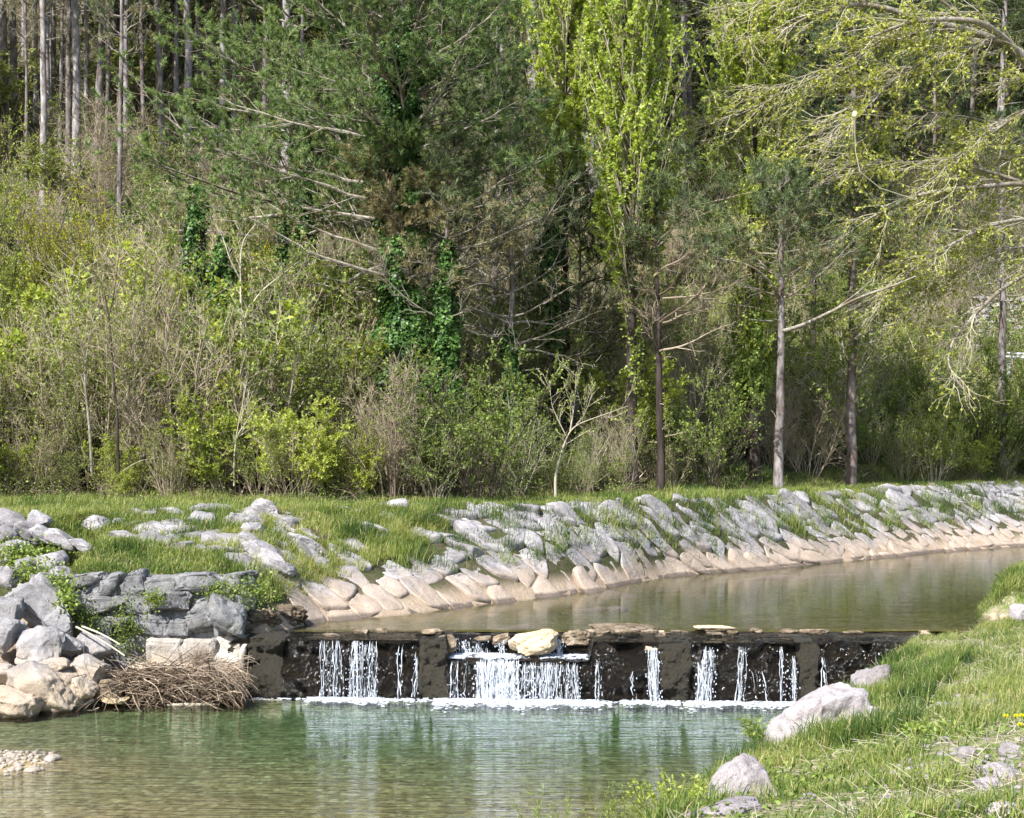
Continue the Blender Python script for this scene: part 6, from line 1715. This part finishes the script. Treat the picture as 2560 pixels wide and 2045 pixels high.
# ------------------------------------------------------------------ small trees drawn stem by stem
def stemtree(name, label, cat, base, stems, bmat, lmat, leafn, seed, lsize=0.06, tw=(0.25, 0.9), nsec=9):
    t = thing(name, label, cat, base); r = np.random.default_rng(seed)
    G = Geo(); PS, RS = [], []
    for pts, r0, r1 in stems:
        S, R = limb_px(G, pts, r0, r1, base, n=7)
        idx = np.linspace(0, len(S) - 1, 12); i0 = np.minimum(idx.astype(int), len(S) - 2); f = (idx - i0)[:, None]
        PS.append(S[i0] * (1 - f) + S[i0 + 1] * f); RS.append(np.interp(idx, np.arange(len(R)), R))
    G.build('stem', MATS[bmat], t, True)
    PS, RS = np.array(PS), np.array(RS)
    p, d, rad, tt = spawn(PS, RS, nsec, 0.25, 1.0, 0.7, r, 0.2, True)
    P1 = grow(p, d, r.uniform(tw[0], tw[1], len(p)), 6, 0.08, np.array([0, 0, 0.04]), r); R1 = taper(len(p), 6, np.clip(rad * 0.5, 0.006, 0.012), 0.004)
    GB = Geo(); tubes(GB, P1, R1, 4, r.uniform(0.2, 0.9, len(p)))
    p, d, rad, tt = spawn(P1, R1, 5, 0.2, 1.0, 0.6, r, 0.2, True)
    P2 = grow(p, d, r.uniform(0.1, 0.4, len(p)), 4, 0.1, np.array([0, 0, 0.03]), r); tubes(GB, P2, taper(len(p), 4, 0.0055, 0.003), 3, r.uniform(0.2, 0.9, len(p)))
    GB.build('branches', MATS['twig_pale' if bmat == 'twig_pale' else 'twig_tan'], t)
    if leafn:
        p, d, rad, tt = spawn(P2, taper(len(p), 4, 0.0055, 0.003), leafn, 0.2, 1.0, 0.9, r, 0.4)
        G = Geo(); leaves(G, p, d, lsize * r.uniform(0.6, 1.3, len(p)), 0.7, r.random(len(p)), r)
        G.build('foliage', MATS[lmat], t)
    return t
D = 42.3
stemtree('young_tree', 'young tree with a curved pale yellow stem standing alone in front of the shrubs', 'tree', base_at(1389, D),
         [([(1389, 1245, D), (1388, 1190, D), (1398, 1150, D), (1412, 1105, D), (1425, 1078, D), (1445, 1060, D), (1500, 1040, D), (1570, 1015, D)], 0.042, 0.006),
          ([(1425, 1078, D), (1432, 1040, D), (1438, 990, D), (1440, 930, D)], 0.022, 0.005),
          ([(1418, 1095, D), (1395, 1050, D), (1378, 1010, D), (1374, 950, D)], 0.016, 0.005),
          ([(1440, 1062, D), (1460, 1040, D + .3), (1480, 990, D + .4)], 0.014, 0.005)], 'twig_pale', 'shrub_lime', 4, 1)
D = 41.9
stemtree('thin_tree', 'thin forked brown tree at the left front of the thicket', 'tree', base_at(230, D),
         [([(230, 1190, D), (226, 1100, D), (220, 1030, D), (212, 960, D), (214, 900, D), (200, 850, D), (180, 810, D), (178, 740, D)], 0.042, 0.010),
          ([(214, 905, D), (190, 890, D + .2), (150, 880, D + .3), (90, 865, D + .5)], 0.016, 0.005),
          ([(212, 965, D), (200, 930, D), (196, 880, D)], 0.02, 0.008), ([(214, 905, D), (222, 850, D + .1), (232, 800, D + .2), (250, 745, D + .2)], 0.018, 0.006)], 'limb_grey', 'shrub_olive', 2, 2)
stemtree('thin_tree', 'thin dark upright tree beside the perched bird', 'tree', base_at(296, D),
         [([(297, 1200, D), (294, 1100, D), (293, 1030, D), (284, 950, D), (279, 870, D), (272, 790, D), (262, 735, D), (250, 700, D)], 0.045, 0.010),
          ([(294, 1035, D), (320, 1010, D), (370, 985, D), (420, 965, D)], 0.018, 0.005), ([(290, 1020, D), (330, 960, D + .2), (345, 920, D + .3)], 0.016, 0.005),
          ([(272, 790, D), (285, 740, D), (292, 680, D), (300, 620, D)], 0.02, 0.006)], 'bark_dark', 'shrub_olive', 2, 3)
D = 42.2
stemtree('leaning_sapling', 'pale sapling leaning right above the bare bank edge of the left thicket', 'sapling', base_at(570, D),
         [([(585, 1215, D), (585, 1140, D), (592, 1090, D), (612, 1060, D), (640, 1020, D)], 0.026, 0.008), ([(588, 1105, D), (596, 1060, D), (610, 990, D), (622, 930, D)], 0.016, 0.006),
          ([(455, 1122, D + .4), (500, 1105, D + .4), (540, 1070, D + .4)], 0.018, 0.007)], 'twig_pale', 'shrub_olive', 1, 4)
D = 44.5
stemtree('thin_tree', 'pale slender tree rising between ivy and the orange-yellow bush', 'tree', base_at(600, D),
         [([(605, 1100, D), (604, 900, D), (602, 720, D), (600, 660, D), (606, 600, D), (640, 560, D)], 0.045, 0.008), ([(602, 700, D), (575, 650, D), (560, 600, D), (540, 560, D)], 0.025, 0.008),
          ([(604, 800, D), (650, 730, D), (700, 690, D), (745, 655, D)], 0.03, 0.01)], 'twig_pale', 'shrub_green', 3, 5)

# ivy swathes over shrubs
def ivy_column(label, px, y0, y1, D, thick, n, seed, name='ivy_bush'):
    b = base_at(px, D); t = thing(name, label, 'ivy', b)
    z0 = HC - (y1 - HY) * D / FPX - b[2]; z1 = HC - (y0 - HY) * D / FPX - b[2]
    P = np.array([[0, 0, 0], [0.1, 0, z1 * 0.4], [-0.1, 0.1, z1 * 0.8], [0, 0, z1]]); R = np.full(4, 0.06)
    G = Geo(); tubes(G, P, R, 6, 0.3); G.build('stem', MATS['bark_dark'], t, True)
    G = Geo(); ivy(G, P, R, max(z0 - 1.6, 0.1), z1, int(n * 1.6), thick * 1.15, seed); G.build('foliage', MATS['ivy_leaf'], t)
ivy_column('dark ivy draped over a stem left of the pale slender tree', 492, 465, 640, 49.0, 0.42, 2600, 5)
ivy_column('patch of glossy ivy leaves lower on the left thicket, near the pale slender tree', 560, 590, 690, 47.5, 0.42, 1700, 6)
ivy_column('narrow hanging strand of ivy between orange-yellow bush and the bare boughs', 712, 540, 650, 50.0, 0.18, 700, 7)
ivy_column('dark ivy mass behind the third ivy clad trunk and the poplar', 1380, 560, 760, 52.5, 0.5, 2600, 9)

# ------------------------------------------------------------------ leafy plants on the near bank edge
def weed(label, px, py, h, n, seed, mat='shrub_green', lsize=0.05, name='leafy_weed', group=None, spread=0.6, bare=False):
    p = hit_near(px, py); z = float(near_z(np.array([p[0]]), np.array([p[1]]))[0])
    t = thing(name, label, 'plant', (p[0], p[1], z), group); r = np.random.default_rng(seed)
    a = r.uniform(0, 6.28, n); q = 0.28 * np.sqrt(r.random(n)) * (0.4 if bare else 1)
    s = np.stack([np.cos(a) * q, np.sin(a) * q, -0.02 + 0 * a], 1)
    d = np.stack([np.cos(a) * spread, np.sin(a) * spread, np.ones(n)], 1)
    P = grow(s, d, h * r.uniform(0.5, 1.1, n), 6, 0.08, np.array([0, 0, 0.0]), r)
    G = Geo(); tubes(G, P, taper(n, 6, 0.004, 0.002), 4, r.uniform(0.2, 0.8, n)); G.build('stems', MATS['twig_pale' if bare else 'shrub_olive'], t)
    if not bare:
        q, d, ra, tt = spawn(P, taper(n, 6, 0.004, 0.002), 11, 0.15, 1.0, 1.0, r, 0.3)
        G = Geo(); leaves(G, q, d, lsize * r.uniform(0.6, 1.4, len(q)), 0.45, r.uniform(0.2, 1, len(q)), r, up=1.0); G.build('leaves', MATS[mat], t)
for k, a in enumerate([
    ('leafy green plant overhanging the water left of the large near boulder', 1800, 1855, 0.42, 60, 'shrub_green', 0.06), ('bright leafy plant between the two near boulders', 1880, 1885, 0.36, 60, 'shrub_lime', 0.06),
    ('low green plant at the lower left foot of the large near boulder', 1950, 1850, 0.30, 50, 'shrub_green', 0.055), ('leafy plant at the pool edge left of the bottom boulder', 1730, 1930, 0.30, 55, 'shrub_green', 0.045),
    ('fine leaved plant farthest left on the near bank', 1640, 2010, 0.26, 45, 'shrub_green', 0.035), ('pale fine leaved plant at the bottom edge left of the boulder', 1700, 2030, 0.24, 45, 'shrub_lime', 0.035),
    ('trailing green plant over the bank by the last thread of falling water', 2080, 1735, 0.36, 55, 'shrub_green', 0.05), ('leafy trailing plant between grass and the end of the weir', 2140, 1690, 0.38, 55, 'shrub_lime', 0.05),
    ('leafy plant at the water edge under the tiny trickle', 2190, 1655, 0.35, 50, 'shrub_green', 0.05), ('small leafy plant in front of the bottom boulder', 1850, 1985, 0.14, 30, 'shrub_green', 0.035),
    ('dark green rosette of leaves in the worn grass on the right', 2360, 1850, 0.12, 70, 'shrub_green', 0.05), ('leafy plant among grass right of the bottom boulder', 1960, 1960, 0.22, 45, 'shrub_green', 0.045)]):
    weed(a[0], a[1], a[2], a[3], a[4], 600 + k, a[5], a[6])
for k, (px, py, h, lb) in enumerate([(1610, 2040, 0.5, 'dry pale grass stalks leaning over the pool at the bottom edge'), (1790, 1900, 0.55, 'single dark dry stalk rising in front of the large near boulder'), (1760, 1950, 0.45, 'thin dry stalks left of the leafy plants')]):
    weed(lb, px, py, h, 7, 640 + k, name='dry_stalks', bare=True, spread=0.35)
def sprig(label, px0, px1, y0, n, seed):
    """green sprigs standing out of the shallow water at the bottom"""
    r = np.random.default_rng(seed)
    p0 = onz((px0 + px1) / 2, y0, 0.0); t = thing('water_plant', label, 'plant', tuple(p0))
    x = r.uniform(px0, px1, n) - (px0 + px1) / 2; s = np.stack([x * p0[1] / FPX, r.normal(size=n) * 0.25, -0.1 + 0 * x], 1)
    P = grow(s, np.stack([r.normal(size=n) * 0.35, r.normal(size=n) * 0.2, np.ones(n)], 1), r.uniform(0.2, 0.6, n), 7, 0.10, np.array([0, 0, 0.0]), r)
    G = Geo(); tubes(G, P, taper(n, 7, 0.004, 0.002), 4, 0.6); G.build('stems', MATS['shrub_olive'], t)
    q, d, ra, tt = spawn(P, taper(n, 7, 0.004, 0.002), 16, 0.35, 1.0, 0.8, r, 0.3)
    G = Geo(); leaves(G, q, d, 0.045 * r.uniform(0.6, 1.3, len(q)), 0.3, r.uniform(0.2, 0.9, len(q)), r); G.build('leaves', MATS['shrub_green'], t)
sprig('feathery green water plant at the bottom edge, left clump', 1320, 1420, 2060, 16, 5)
sprig('feathery green water plant at the bottom edge, right clump', 1500, 1640, 2050, 40, 6)

# dandelions
def flower():
    t = thing('dandelion', 'yellow dandelion in the near grass', 'flower')
    G = Geo(); tubes(G, np.array([[0, 0, 0], [0.005, 0, 0.07], [0, 0.004, 0.14]]), np.array([0.003, 0.003, 0.003]), 5, 0.5); G.build('stalk', MATS['shrub_green'], t)
    G = Geo(); r = np.random.default_rng(2); n = 70; a = r.uniform(0, 6.28, n)
    d = np.stack([np.cos(a), np.sin(a), r.uniform(0.1, 1.4, n)], 1)
    leaves(G, np.tile([0, 0, 0.14], (n, 1)), d, np.full(n, 0.024), 0.4, np.full(n, 0.95), r); G.build('head', MATS['dandelion'], t)
    return t
leafmat('dandelion', [(0.6, 0.45, 0.01), (0.75, 0.6, 0.01), (0.85, 0.75, 0.02)], 0.3)
f0 = flower(); first = True
for px, py, lb in [(2304, 1752, 'lone yellow dandelion in grass above the worn patch'), (2555, 1835, 'yellow dandelion at the right edge, upper one of the cluster'), (2540, 1850, 'yellow dandelion just inside the right edge cluster'), (2515, 1838, 'leftmost yellow dandelion of the right edge cluster'), (2550, 1866, 'lowest yellow dandelion of the right edge cluster')]:
    p = hit_near(px, py); z = float(near_z(np.array([p[0]]), np.array([p[1]]))[0])
    if first: f0.location = (p[0], p[1], z); f0['label'] = lb; first = False
    else: dup(f0, (p[0], p[1], z), RNG.uniform(0, 6), 1.0, lb, None, 'flower')

# ------------------------------------------------------------------ perched bird
def loft(rings, n=16):
    V = []
    for (x, y, z, rx, rz) in rings:
        a = np.arange(n) * 2 * math.pi / n
        V.append(np.stack([x + 0 * a + np.cos(a) * rx, y + np.sin(a) * rz * 0.0 + np.sin(a) * rz, z + 0 * a], 1))
    V = np.concatenate(V); k = len(rings)
    f = [(i * n + j, i * n + (j + 1) % n, (i + 1) * n + (j + 1) % n, (i + 1) * n + j) for i in range(k - 1) for j in range(n)]
    return V, np.array(f)
m, nt, out = newmat('bird_black'); p = N(nt, 'ShaderNodeBsdfPrincipled', inp={'Base Color': (0.02, 0.017, 0.016, 1), 'Roughness': 0.5}); nt.links.new(p.outputs[0], out.inputs[0])
m, nt, out = newmat('bird_beak'); p = N(nt, 'ShaderNodeBsdfPrincipled', inp={'Base Color': (0.30, 0.16, 0.03, 1), 'Roughness': 0.5}); nt.links.new(p.outputs[0], out.inputs[0])
bl = at(360, 1146, 41.3)
t = thing('bird', 'small black bird perched on a thin twig at the front of the left thicket', 'bird', tuple(bl))
V, f = loft([(0.0, 0.02, -0.13, 0.012, 0.006), (0.0, 0.015, -0.10, 0.022, 0.010), (0, 0.01, -0.05, 0.028, 0.016), (0.0, 0.0, -0.015, 0.048, 0.040), (0.002, -0.005, 0.03, 0.060, 0.055), (0.004, -0.008, 0.07, 0.056, 0.052), (0.008, -0.005, 0.10, 0.040, 0.038), (0.012, -0.004, 0.118, 0.031, 0.031), (0.016, -0.004, 0.14, 0.033, 0.033), (0.018, -0.004, 0.158, 0.026, 0.026), (0.018, -0.004, 0.168, 0.004, 0.004)])
G = Geo(); G.add(V, f); G.build('body', MATS['bird_black'], t, True)
G = Geo(); tubes(G, np.array([[0.045, -0.01, 0.142], [0.062, -0.012, 0.139], [0.080, -0.013, 0.134]]), np.array([0.008, 0.005, 0.001]), 6, 0.5); G.build('beak', MATS['bird_beak'], t)
G = Geo()
for sx_ in (-0.016, 0.02):
    tubes(G, np.array([[sx_, -0.005, 0.0], [sx_, -0.01, -0.025], [sx_, -0.02, -0.04]]), np.array([0.005, 0.003, 0.003]), 5, 0.5)
G.build('legs', MATS['bird_beak'], t)
G = Geo(); tubes(G, np.array([[-0.6, 0.15, -0.34], [-0.3, 0.02, -0.16], [-0.06, -0.02, -0.055], [0.1, -0.02, -0.02], [0.35, 0.02, 0.02], [0.6, 0.1, 0.10]]) + bl, np.array([0.012, 0.01, 0.008, 0.007, 0.005, 0.003]), 5, 0.6)
tag(G.build('perch_twig', MATS['twig_pale']), 'thin pale twig on which the small black bird perches', 'twig')

# cream ball on the twigs, road rail, scree
m, nt, out = newmat('cream'); p = N(nt, 'ShaderNodeBsdfPrincipled', inp={'Base Color': (0.72, 0.70, 0.50, 1), 'Roughness': 0.6})
ge = N(nt, 'ShaderNodeTexCoord'); nt.links.new(bump(nt, noise(nt, ge.outputs['Object'], 25), 0.3, 0.01), p.inputs['Normal']); nt.links.new(p.outputs[0], out.inputs[0])
v, f = ICO[3]; G = Geo(); c = at(2137, 287, 51.0)
G.add(v * np.array([0.078, 0.078, 0.115]) * (1 + 0.12 * v[:, 2:3]), f)
o = G.build('cream_ball', MATS['cream'], smooth=True); o.location = c; tag(o, 'cream oval ball stuck among twigs near the top right', 'ball')
G = Geo(); tubes(G, np.array([at(2137, 298, 51.0), at(2137, 330, 51.02), at(2139, 380, 51.0), at(2150, 430, 51.0), at(2200, 470, 51.2), at(2290, 500, 51.8)]), np.array([0.008, 0.010, 0.012, 0.014, 0.016, 0.02]), 5, 0.7)
tag(G.build('upright_twig', MATS['twig_pale']), 'pale upright twig carrying the cream oval ball', 'twig')

m, nt, out = newmat('rail_paint'); p = N(nt, 'ShaderNodeBsdfPrincipled', inp={'Base Color': (0.62, 0.64, 0.66, 1), 'Roughness': 0.55, 'Metallic': 0.3})
ge = N(nt, 'ShaderNodeTexCoord'); nt.links.new(mixc(nt, noise(nt, ge.outputs['Object'], 6), (0.45, 0.46, 0.46), (0.72, 0.73, 0.74)), p.inputs['Base Color']); nt.links.new(p.outputs[0], out.inputs[0])
Dr = 74.0
t = thing('road_barrier', 'pale road rail on a post, glimpsed behind the farthest right pine trunk', 'barrier', tuple(at(2521, 925, Dr)))
b = np.array(t.location); G = Geo(); q = at(2521, 886, Dr) - b
box(G, (q[0] - 0.07, -0.05, -1.4), (q[0] + 0.07, 0.05, q[2] + 0.12)); G.build('post', MATS['rail_paint'], t)
G = Geo(); a0 = at(2508, 889, Dr) - b; a1 = at(2680, 893, Dr - 1) - b
ys = np.array([-0.06, -0.11, -0.06, -0.11, -0.06]); zs = np.array([-0.15, -0.08, 0, 0.08, 0.15])
V = np.concatenate([np.stack([np.full(5, a[0]), a[1] + ys + o_, a[2] + zs], 1) for a in (a0, a1) for o_ in (0, 0.02)])
G.add(V, [(i, i + 1, i + 11, i + 10) for i in range(4)] + [(i + 5, i + 15, i + 16, i + 6) for i in range(4)] + [(4, 9, 19, 14), (0, 10, 15, 5)]); G.build('rail', MATS['rail_paint'], t)
r = np.random.default_rng(66); G = Geo(); v, f = ICO[2]
PX = []
for _ in range(170):
    px, py = r.uniform(2430, 2640), r.uniform(745, 875)
    if (px - 2430) * 0.55 + 745 - 25 > py + 60 : continue
    h = hit_far(px, py); PX.append(h)
PX = np.array(PX); n = len(PX)
s = r.uniform(0.08, 0.34, (n, 1, 1)) * r.uniform(0.7, 1.3, (n, 1, 3)) * np.array([1.3, 1, 0.6])
vv = v[None] * (1 + 0.3 * fbm(v * 1.7, 1, 2, 3))[None, :, None]
G.add((PX[:, None] + vv * s).reshape(-1, 3), (f[None] + (np.arange(n) * len(v))[:, None, None]).reshape(-1, 3))
tag(G.build('rubble', MATS['rock_scree']), 'pale scree of loose rock on the slope behind the farthest right pine', kind='stuff')

# creeper over the left bank rocks and plants rooted in the masonry
r = np.random.default_rng(88)
def creeper(label, spots, n, size, mat, kind='stuff', name='creeper'):
    G = Geo()
    for px, py, wx_, hy_, D, q in spots:
        m = int(n * q)
        x = px + r.normal(size=m) * wx_; y = py + r.normal(size=m) * hy_
        dd = D + r.normal(size=m) * 0.12 - 0.25
        p = np.stack([(x - CX) * dd / FPX, dd, HC - (y - HY) * dd / FPX], 1)
        leaves(G, p, r.normal(size=(m, 3)) + np.array([0, -0.6, -0.2]), size * r.uniform(0.6, 1.4, m), 0.8, np.clip(r.random(m) + 0.2 * fbm(p, 3, 2, 4), 0, 1), r, up=0.7)
    tag(G.build(name, MATS[mat]), label, kind=kind)
creeper('leafy green creeper over the rocks of the left bank', [(40, 1395, 34, 22, 30.2, 1), (85, 1440, 30, 26, 29.3, 1), (140, 1478, 22, 30, 28.7, 0.8), (20, 1370, 24, 12, 31.0, 0.5), (165, 1500, 18, 18, 28.4, 0.5), (112, 1380, 30, 8, 30.6, 0.4)], 900, 0.06, 'shrub_green')
for k, (lb, px, py, w, h, n_) in enumerate([('bushy green plant low on the left part of the stone wall', 205, 1552, 26, 24, 900), ('dark upright leafy plant growing at the wall foot behind the brushwood', 315, 1580, 22, 38, 1100), ('small yellow green plant rooted in the middle of the stone wall', 385, 1495, 16, 12, 380), ('green tuft at the top right corner of the stone wall', 560, 1478, 34, 16, 700), ('green plant beside the small knobbly rock', 640, 1478, 26, 20, 500)]):
    G = Geo(); m = n_
    dd = 28.35 + r.normal(size=m) * 0.08
    x = px + r.normal(size=m) * w; y = py + r.normal(size=m) * h
    p = np.stack([(x - CX) * dd / FPX, dd, HC - (y - HY) * dd / FPX], 1)
    leaves(G, p, r.normal(size=(m, 3)) + np.array([0, -0.4, 0.4]), 0.05 * r.uniform(0.6, 1.4, m), 0.6, r.random(m), r, up=0.8)
    tag(G.build('wall_shrub', MATS['shrub_green']), lb, 'plant')
# ------------------------------------------------------------------ a little of the place beyond both ends of the view
rb = np.random.default_rng(909)
for row, (dD, step, hlo, hhi) in enumerate([(0.4, 110, 1.5, 3.0), (2.0, 100, 2.8, 4.3), (4.2, 105, 3.4, 5.0), (8.0, 120, 3.4, 5.0), (12.5, 130, 3.0, 4.4)]):
    for a, b, side in ((-760, -110, 'left'), (2690, 3150, 'right')):
        px = a
        while px < b:
            D = (42.0 if side == 'left' else float(np.interp(px, [2560, 3200], [63.5, 74]))) + dD + rb.uniform(-0.6, 0.6)
            k = ['green', 'lime', 'olive', 'bare', 'slim'][int(rb.integers(5))]
            shrub(k, int(rb.integers(5)), base_at(px, D), rb.uniform(hlo, hhi), 'shrub of the thicket beyond the %s end of the view' % side, 'thicket beyond the %s end of the view' % side, rb.uniform(0.9, 1.2))
            px += step * rb.uniform(0.8, 1.3)
for k in range(26):
    px = rb.uniform(-760, -80) if k < 17 else rb.uniform(2640, 3100)
    side = 'left' if k < 17 else 'right'
    hill_pine(['bare', 'crown2', 'bare2', 'crown'][k % 4], px, rb.uniform(150, 480), rb.uniform(11, 18), 'pine on the slope beyond the %s end of the view' % side, 'pines beyond the %s end of the view' % side)
for k in range(34):
    x = rb.uniform(-16.5, -11.2); t = (k % 6) / 6 + rb.uniform(0, 0.12)
    y = ywater(x) * (1 - t) + ytop(x) * t; z = float(far_z(np.array([x]), np.array([y]), False)[0])
    s = rb.uniform(0.7, 1.3)
    rock('boulder', 'grey boulder of the bank beyond the left end of the view', (x, y, z + 0.02), (s * 1.3, s * 0.8, s * 0.55), 'rock_pool', 900 + k, R_(12), rb.uniform(-0.8, 0.2), 0, 3, 'boulder', 'boulders beyond the left end of the view')
def leftbeyond(n, r):
    x = r.uniform(-24, -12.5, n); y = ytop(x) - 1.2 + r.random(n) * (44.0 - ytop(x))
    return x, y, far_z(x, y, True) - 0.01, 1 + 0 * x
grass(26000, leftbeyond, 0.24, 0.018, 'bank grass beyond the left end of the view', seed=23, lean=0.7, tint=(0.3, 1.0), dry=0.15)
